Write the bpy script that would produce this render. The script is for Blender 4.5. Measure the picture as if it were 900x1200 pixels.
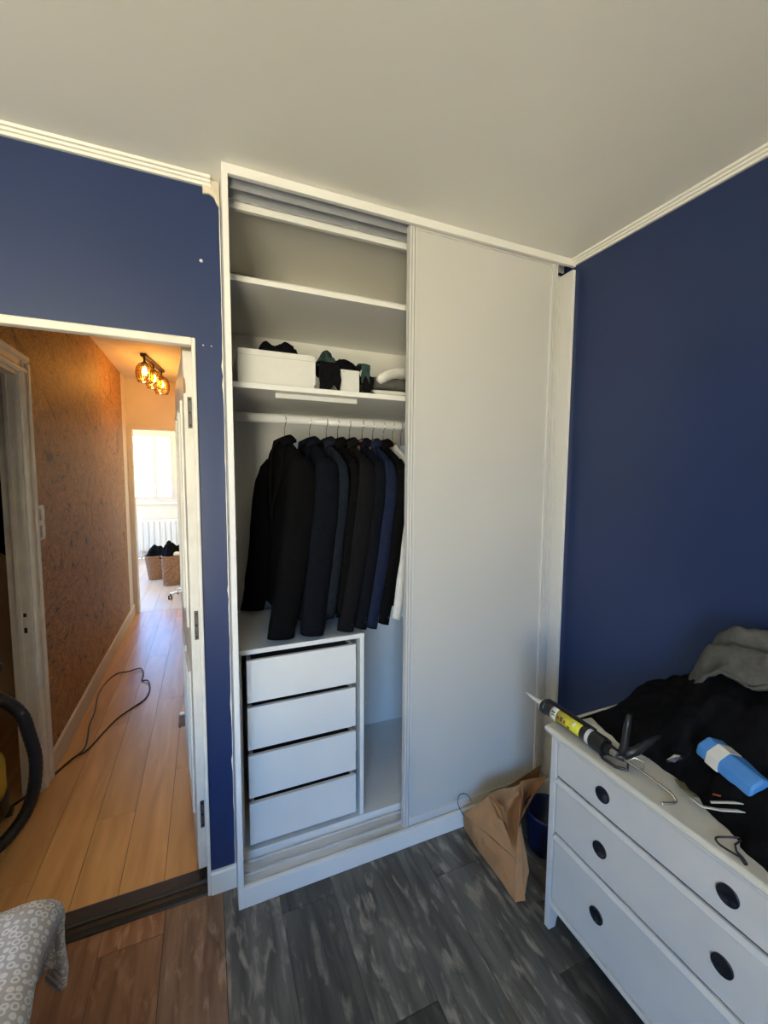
import bpy, math, random
from mathutils import Vector, Matrix, noise
random.seed(7)
S = bpy.context.scene
for o in list(bpy.data.objects):
    bpy.data.objects.remove(o)
COL = S.collection
PI = math.pi

# ------------------------------------------------------------------ camera
cam_d = bpy.data.cameras.new('camera')
cam = bpy.data.objects.new('camera', cam_d); COL.objects.link(cam)
yaw, pit, rol = 0.4011186, 0.0827337, 0.0064113
fw = Vector((math.sin(yaw)*math.cos(pit), math.cos(yaw)*math.cos(pit), -math.sin(pit)))
rt = Vector((math.cos(yaw), -math.sin(yaw), 0)); up = rt.cross(fw)
r2 = rt*math.cos(rol)+up*math.sin(rol); u2 = -rt*math.sin(rol)+up*math.cos(rol)
cm = Matrix((r2, u2, -fw)).transposed().to_4x4()
cm.translation = Vector((-0.0711, -1.4942, 1.575))
cam.matrix_world = cm
cam_d.sensor_fit = 'HORIZONTAL'; cam_d.sensor_width = 27.0; cam_d.lens = 492.755*27/900
cam_d.clip_start = 0.02
S.camera = cam

# ------------------------------------------------------------------ world: blue sky above, sunlit ground and houses below
W = bpy.data.worlds.new('sky'); S.world = W; W.use_nodes = True
nt = W.node_tree; nt.nodes.clear()
out = nt.nodes.new('ShaderNodeOutputWorld'); bg = nt.nodes.new('ShaderNodeBackground')
tc = nt.nodes.new('ShaderNodeTexCoord'); sx = nt.nodes.new('ShaderNodeSeparateXYZ')
mr = nt.nodes.new('ShaderNodeMapRange'); mr.inputs[1].default_value = -1; mr.inputs[2].default_value = 1
rp = nt.nodes.new('ShaderNodeValToRGB')
cr = rp.color_ramp
cr.elements[0].position = 0.0; cr.elements[0].color = (0.80, 0.66, 0.45, 1)
cr.elements[1].position = 1.0; cr.elements[1].color = (0.045, 0.17, 0.50, 1)
for p, c in ((0.30, (1.0, 0.85, 0.58, 1)), (0.49, (1.0, 0.88, 0.63, 1)), (0.53, (0.30, 0.46, 0.66, 1)), (0.62, (0.095, 0.32, 0.74, 1))):
    e = cr.elements.new(p); e.color = c
nt.links.new(tc.outputs['Generated'], sx.inputs[0]); nt.links.new(sx.outputs['Z'], mr.inputs[0])
nt.links.new(mr.outputs[0], rp.inputs[0]); nt.links.new(rp.outputs[0], bg.inputs[0])
bg.inputs[1].default_value = 40.0
nt.links.new(bg.outputs[0], out.inputs[0])

S.view_settings.view_transform = 'Standard'; S.view_settings.look = 'None'
S.view_settings.gamma = 1; S.view_settings.use_curve_mapping = False
S.view_settings.exposure = -0.08

def portal(name, loc, rot, sx_, sy_):
    l = bpy.data.lights.new(name, 'AREA'); l.shape = 'RECTANGLE'; l.size = sx_; l.size_y = sy_
    l.cycles.is_portal = True
    o = bpy.data.objects.new(name, l); COL.objects.link(o); o.location = loc; o.rotation_euler = rot
    return o
# daylight enters through the bedroom window (behind the camera) and the far room window
WX0, WX1, WZ0, WZ1 = -1.80, -0.62, 0.25, 2.30
FX0, FX1, FZ0, FZ1 = -1.36, -0.62, 1.12, 2.36
YB, YF = -3.6, 7.6
portal('window_portal', ((WX0+WX1)/2, YB-0.05, (WZ0+WZ1)/2), (PI/2, 0, 0), WX1-WX0, WZ1-WZ0).rotation_euler = (-PI/2, 0, PI)
portal('far_side_portal', (-2.67, 5.8, 1.4), (0, -PI/2, 0), 1.6, 1.5)  # portal of the unseen side window added to brighten the far room
portal('far_window_portal', ((FX0+FX1)/2, YF+0.05, (FZ0+FZ1)/2), (-PI/2, 0, 0), FX1-FX0, FZ1-FZ0)

# ------------------------------------------------------------------ materials
MATS = {}
def mat(name, col, rough=0.5, metal=0.0, var=0.0, scale=8.0, stretch=(1, 1, 1), bump=0.0, bscale=60.0, rnd=0.0, col2=None, detail=4.0, spec=0.5, sheen=0.0, dist=0.0, lo=0.3, hi=0.7):
    if name in MATS: return MATS[name]
    m = bpy.data.materials.new(name); m.use_nodes = True
    n = m.node_tree.nodes; L = m.node_tree.links
    b = n['Principled BSDF']
    b.inputs['Base Color'].default_value = (*col, 1); b.inputs['Roughness'].default_value = rough
    b.inputs['Metallic'].default_value = metal; b.inputs['Specular IOR Level'].default_value = spec
    if sheen: b.inputs['Sheen Weight'].default_value = sheen
    t = n.new('ShaderNodeTexCoord'); mp = n.new('ShaderNodeMapping'); mp.inputs['Scale'].default_value = stretch
    L.new(t.outputs['Object'], mp.inputs[0])
    if var or col2 or rnd:
        nz = n.new('ShaderNodeTexNoise'); nz.inputs['Scale'].default_value = scale; nz.inputs['Detail'].default_value = detail
        nz.inputs['Distortion'].default_value = dist
        src = mp.outputs[0]
        if rnd:
            oi = n.new('ShaderNodeObjectInfo'); ad = n.new('ShaderNodeVectorMath'); ad.operation = 'MULTIPLY_ADD'
            cb = n.new('ShaderNodeCombineXYZ')
            for k in range(3): L.new(oi.outputs['Random'], cb.inputs[k])
            L.new(cb.outputs[0], ad.inputs[0]); ad.inputs[1].default_value = (37, 53, 71); L.new(mp.outputs[0], ad.inputs[2])
            src = ad.outputs[0]
        L.new(src, nz.inputs['Vector'])
        r = n.new('ShaderNodeValToRGB')
        r.color_ramp.elements[0].position = lo; r.color_ramp.elements[1].position = hi
        c2 = col2 or tuple(min(1, c*(1+var)) for c in col); c1 = col if col2 else tuple(c*(1-var) for c in col)
        r.color_ramp.elements[0].color = (*c1, 1); r.color_ramp.elements[1].color = (*c2, 1)
        L.new(nz.outputs['Fac'], r.inputs[0])
        last = r.outputs[0]
        if rnd:
            hv = n.new('ShaderNodeHueSaturation'); mm = n.new('ShaderNodeMapRange')
            mm.inputs[3].default_value = 1-rnd; mm.inputs[4].default_value = 1+rnd
            L.new(oi.outputs['Random'], mm.inputs[0]); L.new(mm.outputs[0], hv.inputs['Value']); L.new(last, hv.inputs['Color'])
            last = hv.outputs[0]
        L.new(last, b.inputs['Base Color'])
    if bump:
        bz = n.new('ShaderNodeTexNoise'); bz.inputs['Scale'].default_value = bscale; bz.inputs['Detail'].default_value = 3
        L.new(mp.outputs[0], bz.inputs['Vector'])
        bp = n.new('ShaderNodeBump'); bp.inputs['Strength'].default_value = bump; bp.inputs['Distance'].default_value = 0.01
        L.new(bz.outputs['Fac'], bp.inputs['Height']); L.new(bp.outputs[0], b.inputs['Normal'])
    MATS[name] = m
    return m

def glass(name, tint=(0.95, 0.97, 0.97), gloss=0.08, rough=0.02):
    m = bpy.data.materials.new(name); m.use_nodes = True
    n = m.node_tree.nodes; L = m.node_tree.links; n.clear()
    o = n.new('ShaderNodeOutputMaterial'); mx = n.new('ShaderNodeMixShader'); mx.inputs[0].default_value = gloss
    t = n.new('ShaderNodeBsdfTransparent'); t.inputs[0].default_value = (*tint, 1)
    g = n.new('ShaderNodeBsdfGlossy'); g.inputs['Roughness'].default_value = rough
    L.new(t.outputs[0], mx.inputs[1]); L.new(g.outputs[0], mx.inputs[2]); L.new(mx.outputs[0], o.inputs[0])
    MATS[name] = m
    return m

def emis(name, col, s):
    m = bpy.data.materials.new(name); m.use_nodes = True
    b = m.node_tree.nodes['Principled BSDF']
    b.inputs['Base Color'].default_value = (*col, 1)
    b.inputs['Emission Color'].default_value = (*col, 1); b.inputs['Emission Strength'].default_value = s
    MATS[name] = m
    return m

mat('blue_paint', (0.014, 0.031, 0.105), 0.36, var=0.06, scale=3, bump=0.05, bscale=25)
mat('white_paint', (0.80, 0.78, 0.72), 0.45, var=0.03, scale=6, bump=0.03, bscale=60)
mat('old_white_paint', (0.80, 0.75, 0.66), 0.42, var=0.08, scale=14, bump=0.10, bscale=40)
mat('ceiling_paint', (0.87, 0.85, 0.78), 0.75, var=0.04, scale=1.2, bump=0.06, bscale=14)
mat('hall_ceiling_paint', (0.78, 0.72, 0.62), 0.7, var=0.03, scale=3)
mat('room_wall_paint', (0.62, 0.60, 0.56), 0.7, var=0.03, scale=3)
mat('window_paint', (0.55, 0.50, 0.46), 0.5, var=0.03, scale=6)
mat('hall_wall_paint', (0.78, 0.70, 0.58), 0.65, var=0.04, scale=3)
mat('white_melamine', (0.82, 0.81, 0.78), 0.38, var=0.02, scale=5)
mat('door_melamine', (0.61, 0.60, 0.575), 0.28, var=0.02, scale=2, spec=0.45)
mat('white_metal', (0.66, 0.65, 0.63), 0.30, var=0.02, scale=9)
mat('track_metal', (0.62, 0.64, 0.68), 0.32, metal=0.6, var=0.04, scale=20)
mat('shadow_black', (0.02, 0.02, 0.02), 0.8, var=0.2, scale=20)  # near-black with the shade of gaps and holes put into the colour
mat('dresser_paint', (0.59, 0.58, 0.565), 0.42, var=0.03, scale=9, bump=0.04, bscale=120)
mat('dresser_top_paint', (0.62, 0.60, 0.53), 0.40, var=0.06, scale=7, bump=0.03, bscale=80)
mat('knob_black', (0.012, 0.013, 0.018), 0.25, var=0.2, scale=30)
mat('oak_plank', (0.62, 0.31, 0.110), 0.34, col2=(0.86, 0.50, 0.20), scale=3.0, stretch=(4.0, 0.5, 1), rnd=0.10, detail=6, dist=0.8, bump=0.05, bscale=30)
mat('pale_plank', (0.56, 0.46, 0.36), 0.4, col2=(0.66, 0.56, 0.46), scale=3.0, stretch=(4.0, 0.5, 1), rnd=0.08, detail=6)
mat('floor_joint', (0.05, 0.032, 0.02), 0.7, var=0.2, scale=30)
mat('dark_bar', (0.022, 0.018, 0.015), 0.45, var=0.2, scale=40, bump=0.08, bscale=50)
mat('steel', (0.62, 0.62, 0.60), 0.28, metal=1.0, var=0.06, scale=30)
mat('chrome', (0.80, 0.80, 0.78), 0.12, metal=1.0, var=0.03, scale=30)
mat('bronze', (0.06, 0.030, 0.018), 0.4, metal=0.7, var=0.2, scale=30)
mat('hinge_metal', (0.16, 0.145, 0.13), 0.4, metal=0.8, var=0.15, scale=50)
mat('black_wool', (0.0045, 0.0043, 0.0046), 0.88, var=0.25, scale=60, bump=0.12, bscale=220, spec=0.05)
mat('charcoal_wool', (0.0085, 0.008, 0.009), 0.85, var=0.2, scale=60, bump=0.12, bscale=220, spec=0.05)
mat('ink_navy_wool', (0.0056, 0.0064, 0.0098), 0.85, var=0.2, scale=60, bump=0.12, bscale=220, spec=0.05)
mat('navy_wool', (0.0125, 0.0175, 0.042), 0.85, var=0.2, scale=60, bump=0.12, bscale=220, spec=0.05)
mat('steel_blue_wool', (0.012, 0.015, 0.021), 0.85, var=0.2, scale=60, bump=0.12, bscale=220, spec=0.05)
mat('white_cotton', (0.70, 0.68, 0.64), 0.85, var=0.08, scale=20, bump=0.15, bscale=60)
mat('pale_blue_cotton', (0.42, 0.50, 0.58), 0.85, var=0.08, scale=20, bump=0.15, bscale=60)
mat('grey_cotton', (0.105, 0.103, 0.098), 0.9, var=0.15, scale=30, bump=0.2, bscale=90, spec=0.05)
mat('black_cotton', (0.006, 0.006, 0.007), 0.92, var=0.3, scale=40, bump=0.15, bscale=120, spec=0.05)
mat('green_cotton', (0.035, 0.060, 0.055), 0.9, var=0.25, scale=30, bump=0.2, bscale=90, spec=0.05)
mat('wood_hanger', (0.36, 0.18, 0.09), 0.45, var=0.2, scale=12, stretch=(1, 5, 5))
mat('white_plastic', (0.70, 0.69, 0.66), 0.35, var=0.03, scale=20)
mat('black_plastic', (0.014, 0.014, 0.015), 0.38, var=0.2, scale=40)
mat('yellow_plastic', (0.72, 0.52, 0.02), 0.35, var=0.06, scale=20)
mat('label_yellow', (0.62, 0.56, 0.03), 0.35, var=0.12, scale=40)
mat('label_print', (0.10, 0.07, 0.02), 0.4, var=0.3, scale=60)
mat('label_red', (0.45, 0.08, 0.03), 0.4, var=0.2, scale=60)
mat('kraft_paper', (0.37, 0.19, 0.080), 0.75, var=0.12, scale=14, bump=0.18, bscale=30)
mat('blue_bag', (0.008, 0.013, 0.065), 0.32, var=0.2, scale=14, bump=0.15, bscale=25)
mat('sky_blue_foam', (0.07, 0.26, 0.66), 0.45, var=0.06, scale=12)
mat('paper_white', (0.72, 0.71, 0.66), 0.7, var=0.04, scale=20)
mat('olive_print', (0.16, 0.16, 0.08), 0.5, var=0.2, scale=20)
mat('wicker', (0.20, 0.095, 0.045), 0.7, col2=(0.40, 0.22, 0.11), scale=40, stretch=(1, 1, 2), bump=0.5, bscale=70)
mat('bed_wood', (0.055, 0.028, 0.02), 0.5, var=0.25, scale=10)
mat('mattress_cloth', (0.55, 0.53, 0.5), 0.9, var=0.05, scale=20)
mat('side_room_paint', (0.52, 0.36, 0.23), 0.7, var=0.1, scale=3)
mat('radiator_enamel', (0.80, 0.76, 0.66), 0.4, var=0.02, scale=8)
mat('bare_plaster', (0.62, 0.55, 0.44), 0.85, var=0.2, scale=18, bump=0.4, bscale=40)
glass('window_glass'); glass('amber_glass', (1.0, 0.72, 0.28), 0.12, 0.12)
emis('bulb_light', (1.0, 0.66, 0.26), 40.0)

def wallpaper():
    m = mat('marbled_wallpaper', (0.2, 0.12, 0.06), 0.55)
    n = m.node_tree.nodes; L = m.node_tree.links; b = n['Principled BSDF']
    t = n.new('ShaderNodeTexCoord'); mp = n.new('ShaderNodeMapping'); mp.inputs['Scale'].default_value = (1, 0.8, 1.15)
    L.new(t.outputs['Object'], mp.inputs[0])
    nz = n.new('ShaderNodeTexNoise'); nz.inputs['Scale'].default_value = 4.6; nz.inputs['Detail'].default_value = 6; nz.inputs['Distortion'].default_value = 3.4; nz.inputs['Roughness'].default_value = 0.6
    L.new(mp.outputs[0], nz.inputs['Vector'])
    r = n.new('ShaderNodeValToRGB')
    r.color_ramp.elements[0].position = 0.36; r.color_ramp.elements[0].color = (0.085, 0.040, 0.013, 1)
    r.color_ramp.elements[1].position = 0.66; r.color_ramp.elements[1].color = (0.56, 0.28, 0.085, 1)
    for p, c in ((0.45, (0.44, 0.215, 0.062, 1)), (0.485, (0.14, 0.068, 0.020, 1)), (0.52, (0.41, 0.20, 0.058, 1)), (0.575, (0.48, 0.24, 0.072, 1)), (0.60, (0.16, 0.082, 0.028, 1))):
        e = r.color_ramp.elements.new(p); e.color = c
    L.new(nz.outputs['Fac'], r.inputs[0]); L.new(r.outputs[0], b.inputs['Base Color'])
    bp = n.new('ShaderNodeBump'); bp.inputs['Strength'].default_value = 0.35; bp.inputs['Distance'].default_value = 0.004
    L.new(nz.outputs['Fac'], bp.inputs['Height']); L.new(bp.outputs[0], b.inputs['Normal'])
wallpaper()
def plank_mat(name, dark, mid, light, vary):
    m = mat(name, mid, 0.42)
    n = m.node_tree.nodes; L = m.node_tree.links; b = n['Principled BSDF']
    t = n.new('ShaderNodeTexCoord'); oi = n.new('ShaderNodeObjectInfo')
    cb = n.new('ShaderNodeCombineXYZ')
    for k in range(3): L.new(oi.outputs['Random'], cb.inputs[k])
    def nse(scale, stretch, detail, dist, seed):
        mp = n.new('ShaderNodeMapping'); mp.inputs['Scale'].default_value = stretch
        L.new(t.outputs['Object'], mp.inputs[0])
        ad = n.new('ShaderNodeVectorMath'); ad.operation = 'MULTIPLY_ADD'
        L.new(cb.outputs[0], ad.inputs[0]); ad.inputs[1].default_value = (37+seed, 53-seed, 71); L.new(mp.outputs[0], ad.inputs[2])
        q = n.new('ShaderNodeTexNoise'); q.inputs['Scale'].default_value = scale; q.inputs['Detail'].default_value = detail; q.inputs['Distortion'].default_value = dist
        L.new(ad.outputs[0], q.inputs['Vector'])
        return q.outputs['Fac']
    def ramp(src, p0, c0, p1, c1):
        r = n.new('ShaderNodeValToRGB'); r.color_ramp.elements[0].position = p0; r.color_ramp.elements[1].position = p1
        r.color_ramp.elements[0].color = (*c0, 1); r.color_ramp.elements[1].color = (*c1, 1); L.new(src, r.inputs[0]); return r.outputs[0]
    grain = nse(6.0, (4.5, 0.5, 1), 8, 0.6, 0)
    base = ramp(grain, 0.34, dark, 0.70, mid)
    scr = ramp(nse(13.0, (2.6, 0.75, 1), 12, 0.35, 9), 0.53, (0, 0, 0), 0.68, (1, 1, 1))
    mx = n.new('ShaderNodeMix'); mx.data_type = 'RGBA'
    L.new(scr, mx.inputs['Factor']); L.new(base, mx.inputs['A']); mx.inputs['B'].default_value = (*light, 1)
    hv = n.new('ShaderNodeHueSaturation'); mm = n.new('ShaderNodeMapRange'); mm.inputs[3].default_value = 1-vary; mm.inputs[4].default_value = 1+vary
    L.new(oi.outputs['Random'], mm.inputs[0]); L.new(mm.outputs[0], hv.inputs['Value']); L.new(mx.outputs['Result'], hv.inputs['Color'])
    L.new(hv.outputs[0], b.inputs['Base Color'])
    bp = n.new('ShaderNodeBump'); bp.inputs['Strength'].default_value = 0.2; bp.inputs['Distance'].default_value = 0.004
    L.new(grain, bp.inputs['Height']); L.new(bp.outputs[0], b.inputs['Normal'])
plank_mat('grey_plank', (0.042, 0.039, 0.033), (0.112, 0.107, 0.094), (0.205, 0.185, 0.152), 0.58)
plank_mat('brown_plank', (0.22, 0.098, 0.045), (0.42, 0.215, 0.110), (0.46, 0.25, 0.138), 0.2)
plank_mat('mixed_plank', (0.155, 0.082, 0.046), (0.30, 0.185, 0.115), (0.36, 0.235, 0.155), 0.14)

def duvet_mat():
    m = mat('ring_print_cotton', (0.5, 0.46, 0.42), 0.9)
    n = m.node_tree.nodes; L = m.node_tree.links; b = n['Principled BSDF']
    t = n.new('ShaderNodeTexCoord'); v = n.new('ShaderNodeTexVoronoi'); v.inputs['Scale'].default_value = 62; v.inputs['Randomness'].default_value = 0.45
    L.new(t.outputs['UV'], v.inputs['Vector'])
    r = n.new('ShaderNodeValToRGB'); r.color_ramp.interpolation = 'EASE'
    r.color_ramp.elements[0].position = 0.0; r.color_ramp.elements[0].color = (0.47, 0.43, 0.40, 1)
    r.color_ramp.elements[1].position = 1.0; r.color_ramp.elements[1].color = (0.47, 0.43, 0.40, 1)
    for p, c in ((0.20, (0.48, 0.44, 0.41, 1)), (0.30, (0.76, 0.74, 0.71, 1)), (0.42, (0.76, 0.74, 0.71, 1)), (0.52, (0.47, 0.43, 0.40, 1))):
        e = r.color_ramp.elements.new(p); e.color = c
    L.new(v.outputs['Distance'], r.inputs[0]); L.new(r.outputs[0], b.inputs['Base Color'])
duvet_mat()

# ------------------------------------------------------------------ mesh helpers
class MB:
    def __init__(s): s.v = []; s.f = []; s.uv = None
    def add(s, vs, fs):
        k = len(s.v); s.v += [tuple(v) for v in vs]; s.f += [tuple(i+k for i in f) for f in fs]; return s
    def box(s, a, b):
        x0, y0, z0 = a; x1, y1, z1 = b
        x0, x1 = sorted((x0, x1)); y0, y1 = sorted((y0, y1)); z0, z1 = sorted((z0, z1))
        return s.add([(x0,y0,z0),(x1,y0,z0),(x1,y1,z0),(x0,y1,z0),(x0,y0,z1),(x1,y0,z1),(x1,y1,z1),(x0,y1,z1)],
                     [(0,3,2,1),(4,5,6,7),(0,1,5,4),(1,2,6,5),(2,3,7,6),(3,0,4,7)])
    def prism(s, poly, axis, a, b):
        n = len(poly); vs = []
        for t in (a, b):
            for (p, q) in poly:
                vs.append((t, p, q) if axis == 'x' else (p, t, q) if axis == 'y' else (p, q, t))
        fs = [tuple(range(n))[::-1], tuple(range(n, 2*n))] + [(i, (i+1) % n, n+(i+1) % n, n+i) for i in range(n)]
        return s.add(vs, fs)
    def tube(s, pts, rad, n=8, flat=(1, 1), closed=False):
        pts = [Vector(p) for p in pts]; m = len(pts)
        R = rad if isinstance(rad, (list, tuple)) else [rad]*m
        ref = Vector((0, 0, 1)); vs = []; pu = None
        for i, p in enumerate(pts):
            d = (pts[(i+1) % m if closed else min(i+1, m-1)]-pts[(i-1) % m if closed else max(i-1, 0)])
            d = d.normalized() if d.length > 1e-9 else Vector((0, 0, 1))
            if pu is None:
                a = ref if abs(d.z) < 0.9 else Vector((1, 0, 0))
                u = (a-d*a.dot(d)).normalized()
            else:
                u = pu-d*pu.dot(d); u = u.normalized() if u.length > 1e-6 else pu
            pu = u; w = d.cross(u)
            for k in range(n):
                t = 2*PI*k/n
                vs.append(p+u*math.cos(t)*R[i]*flat[0]+w*math.sin(t)*R[i]*flat[1])
        fs = []
        for i in range(m if closed else m-1):
            for k in range(n):
                a = i*n+k; b = i*n+(k+1) % n; c = ((i+1) % m)*n+(k+1) % n; d = ((i+1) % m)*n+k
                fs.append((a, b, c, d))
        if not closed: fs += [tuple(range(n))[::-1], tuple((m-1)*n+k for k in range(n))]
        return s.add(vs, fs)
    def lathe(s, prof, c=(0, 0, 0), n=24, axis='z', cap=True):
        vs = []
        for (r, z) in prof:
            for k in range(n):
                t = 2*PI*k/n; a, b = r*math.cos(t), r*math.sin(t)
                q = (a, b, z) if axis == 'z' else (z, a, b) if axis == 'x' else (b, z, a)
                vs.append((c[0]+q[0], c[1]+q[1], c[2]+q[2]))
        fs = [(i*n+k, i*n+(k+1) % n, (i+1)*n+(k+1) % n, (i+1)*n+k) for i in range(len(prof)-1) for k in range(n)]
        if cap: fs += [tuple(range(n))[::-1], tuple((len(prof)-1)*n+k for k in range(n))]
        return s.add(vs, fs)
    def loft(s, rings, cap=True):
        n = len(rings[0]); vs = [p for r in rings for p in r]
        fs = [(i*n+k, i*n+(k+1) % n, (i+1)*n+(k+1) % n, (i+1)*n+k) for i in range(len(rings)-1) for k in range(n)]
        if cap: fs += [tuple(range(n))[::-1], tuple((len(rings)-1)*n+k for k in range(n))]
        return s.add(vs, fs)
    def grid(s, fn, nu, nv, thick=0.0):
        vs = [fn(i/nu, j/nv) for j in range(nv+1) for i in range(nu+1)]
        fs = [(j*(nu+1)+i, j*(nu+1)+i+1, (j+1)*(nu+1)+i+1, (j+1)*(nu+1)+i) for j in range(nv) for i in range(nu)]
        return s.add(vs, fs)
    def build(s, name, m, parent=None, smooth=False, bevel=0.0, solid=0.0, sub=0, loc=None):
        me = bpy.data.meshes.new(name); me.from_pydata(s.v, [], s.f); me.update()
        o = bpy.data.objects.new(name, me); COL.objects.link(o)
        me.materials.append(MATS[m] if isinstance(m, str) else m)
        if s.uv:
            ul = me.uv_layers.new()
            for l in me.loops: ul.data[l.index].uv = s.uv[l.vertex_index]
        import bmesh
        bm = bmesh.new(); bm.from_mesh(me); bmesh.ops.recalc_face_normals(bm, faces=bm.faces); bm.to_mesh(me); bm.free()
        if smooth:
            for p in me.polygons: p.use_smooth = True
        if solid:
            q = o.modifiers.new('thickness', 'SOLIDIFY'); q.thickness = solid; q.offset = 0
        if bevel:
            q = o.modifiers.new('bevel', 'BEVEL'); q.width = bevel; q.segments = 2; q.limit_method = 'ANGLE'
        if sub:
            q = o.modifiers.new('subdivision', 'SUBSURF'); q.levels = sub; q.render_levels = sub
        if parent is not None:
            o.parent = parent
            if loc is None: o.matrix_parent_inverse = pinv(parent)
        if loc is not None: o.location = loc
        return o

def pmat(o):
    m = Matrix.LocRotScale(o.location, o.rotation_euler, o.scale)
    return (pmat(o.parent) @ o.matrix_parent_inverse @ m) if o.parent else m
def pinv(o): return pmat(o).inverted()
def tag(o, label, cat, group=None):
    o['label'] = label; o['category'] = cat
    if group: o['group'] = group
    return o
def struct(o, label=None, cat=None):
    o['kind'] = 'structure'
    if label: o['label'] = label
    if cat: o['category'] = cat
    return o
def empty(name, loc=(0, 0, 0), rz=0.0):
    o = bpy.data.objects.new(name, None); COL.objects.link(o); o.location = loc; o.rotation_euler = (0, 0, rz)
    o.empty_display_size = 0.05
    return o
def bx(a, b): return MB().box(a, b)
def smooth_path(p, n=4):
    P = [Vector(a) for a in p]; o = []
    for i in range(len(P)-1):
        p0, p1, p2, p3 = P[max(i-1, 0)], P[i], P[i+1], P[min(i+2, len(P)-1)]
        for k_ in range(n):
            t = k_/n
            o.append(0.5*((2*p1)+(-p0+p2)*t+(2*p0-5*p1+4*p2-p3)*t*t+(-p0+3*p1-3*p2+p3)*t**3))
    return o+[P[-1]]
def nz(x, y, z, s=1.0): return noise.noise(Vector((x*s, y*s, z*s)))

# ================================================================== STRUCTURE
H, WR, D = 2.56, 1.50, 0.11           # bedroom ceiling, right wall, door wall plane
XL = -2.3                              # left bedroom wall
HC = 2.64                              # hall ceiling
HX = -0.86                             # hall left wall
YE = 3.95                              # end of hall
DX0, DX1, DZ = -0.88, -0.09, 2.039     # bedroom doorway incl. frame

# bedroom floor with planks running away from the camera
fl = struct(MB().box((XL, YB, -0.05), (WR, D, -0.0025)).box((-0.0005, D, -0.05), (WR, 0.80, -0.0025)).build('floor', 'floor_joint'), 'weathered grey and brown laminate floor of the bedroom', 'floor')
PW = 0.195
plank_proto = {}
k = 0
x = -0.05 - PW*12
col_i = 0
while x < WR:
    x0, x1 = max(x, XL), min(x+PW, WR)
    if x1-x0 > 0.02:
        off = (0.55+0.437*col_i) % 1.22
        y = YB-off
        while y < D:
            y0, y1 = max(y, YB), min(y+1.22, D)
            if x1 > 0.001 and y1 > 0: y1 = min(y1, 0.0) if x0 > -0.001 else y1
            if y1-y0 > 0.03:
                g = 0.0010
                pm = 'grey_plank' if x1 > -0.04 else 'mixed_plank' if x1 > -0.24+PW*0.9 else 'brown_plank'
                p = bx((-(x1-x0)/2+g, -(y1-y0)/2+g, -0.0025), ((x1-x0)/2-g, (y1-y0)/2-g, 0.0)).build('plank', pm, fl, loc=((x0+x1)/2, (y0+y1)/2, 0))
            y += 1.22
    x += PW; col_i += 1

# hall floor
hf = struct(bx((-1.9, D, -0.05), (0.0, YE, -0.0025)).build('floor', 'floor_joint'), 'warm oak plank floor of the hallway', 'floor')
HW = 0.155
x = -0.105 - HW*11; col_i = 0
while x < 0.0:
    x0, x1 = max(x, -1.9), min(x+HW, 0.0)
    if x1-x0 > 0.02:
        y = D-((0.4+0.83*col_i) % 1.9)
        while y < YE:
            y0, y1 = max(y, D), min(y+1.9, YE)
            if y1-y0 > 0.03:
                g = 0.0011
                bx((-(x1-x0)/2+g, -(y1-y0)/2+g, -0.0025), ((x1-x0)/2-g, (y1-y0)/2-g, 0.0)).build('plank', 'oak_plank', hf, loc=((x0+x1)/2, (y0+y1)/2, 0))
            y += 1.9
    x += HW; col_i += 1
# far room floor, boards laid at an angle
ff = struct(bx((-2.6, YE, -0.05), (1.0, YF, -0.0025)).build('floor', 'floor_joint'), 'pale oak floor of the bright room beyond the hallway', 'floor')
x = -2.6
while x < 1.0:
    bx((-0.086, -(YF-YE)/2+0.004, -0.0025), (0.086, (YF-YE)/2-0.004, 0)).build('plank', 'pale_plank', ff, loc=(x+0.09, (YE+YF)/2, 0)); x += 0.175

# ceilings
struct(bx((XL, YB, H), (WR+0.1, 0.80, H+0.06)).build('ceiling', 'ceiling_paint'), 'smooth off-white bedroom ceiling', 'ceiling')
struct(MB().box((-2.0, D+0.03, HC), (-0.0, YE, HC+0.05)).build('ceiling', 'hall_ceiling_paint'), 'hallway ceiling lit warm by the amber lamp', 'ceiling')
struct(MB().box((-2.6, YE, HC), (1.0, YF, HC+0.05)).build('ceiling', 'hall_ceiling_paint'), 'ceiling of the bright far room', 'ceiling')

# door wall (blue)
wf = MB().box((XL, D, 0), (DX0, D+0.1, HC+0.05)).box((DX0, D, DZ-0.004), (DX1, D+0.03, HC+0.05)).box((DX1, D, 0), (-0.0005, D+0.1, HC+0.05))
wall_front = struct(wf.build('wall_front', 'blue_paint'), 'navy blue painted wall around the open doorway', 'wall')
for (px_, pz_, r_) in ((-0.065, 2.296, 0.006), (-0.066, 2.02, 0.003), (-0.04, 2.02, 0.002)):
    MB().lathe([(r_, 0), (r_*0.8, -0.003), (0.0005, -0.004)], (px_, D, pz_), 10, 'y').build('wall_plug', 'white_paint', wall_front, smooth=True)
# frayed paint along the wardrobe edge
mb = MB(); zz = 0.06; random.seed(3)
pts = []
while zz < 2.52:
    pts.append((0.0016+0.006*random.random()*(1 if random.random() < .2 else .25), zz)); zz += 0.02+0.03*random.random()
mb.prism([(-0.0025, 2.52), (-0.0025, 0.06)]+[(-0.0025-w, z) for w, z in pts], 'y', D-0.0015, D+0.001).build('paint_flake', 'old_white_paint', wall_front)
mb = MB().prism([(-0.055, H-0.002), (-0.002, H-0.002), (-0.002, 2.475), (-0.012, 2.487), (-0.02, 2.505), (-0.034, 2.513), (-0.055, 2.510)], 'y', D-0.010, D+0.001)
mb.build('plaster_patch', 'bare_plaster', wall_front, bevel=0.003)

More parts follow.
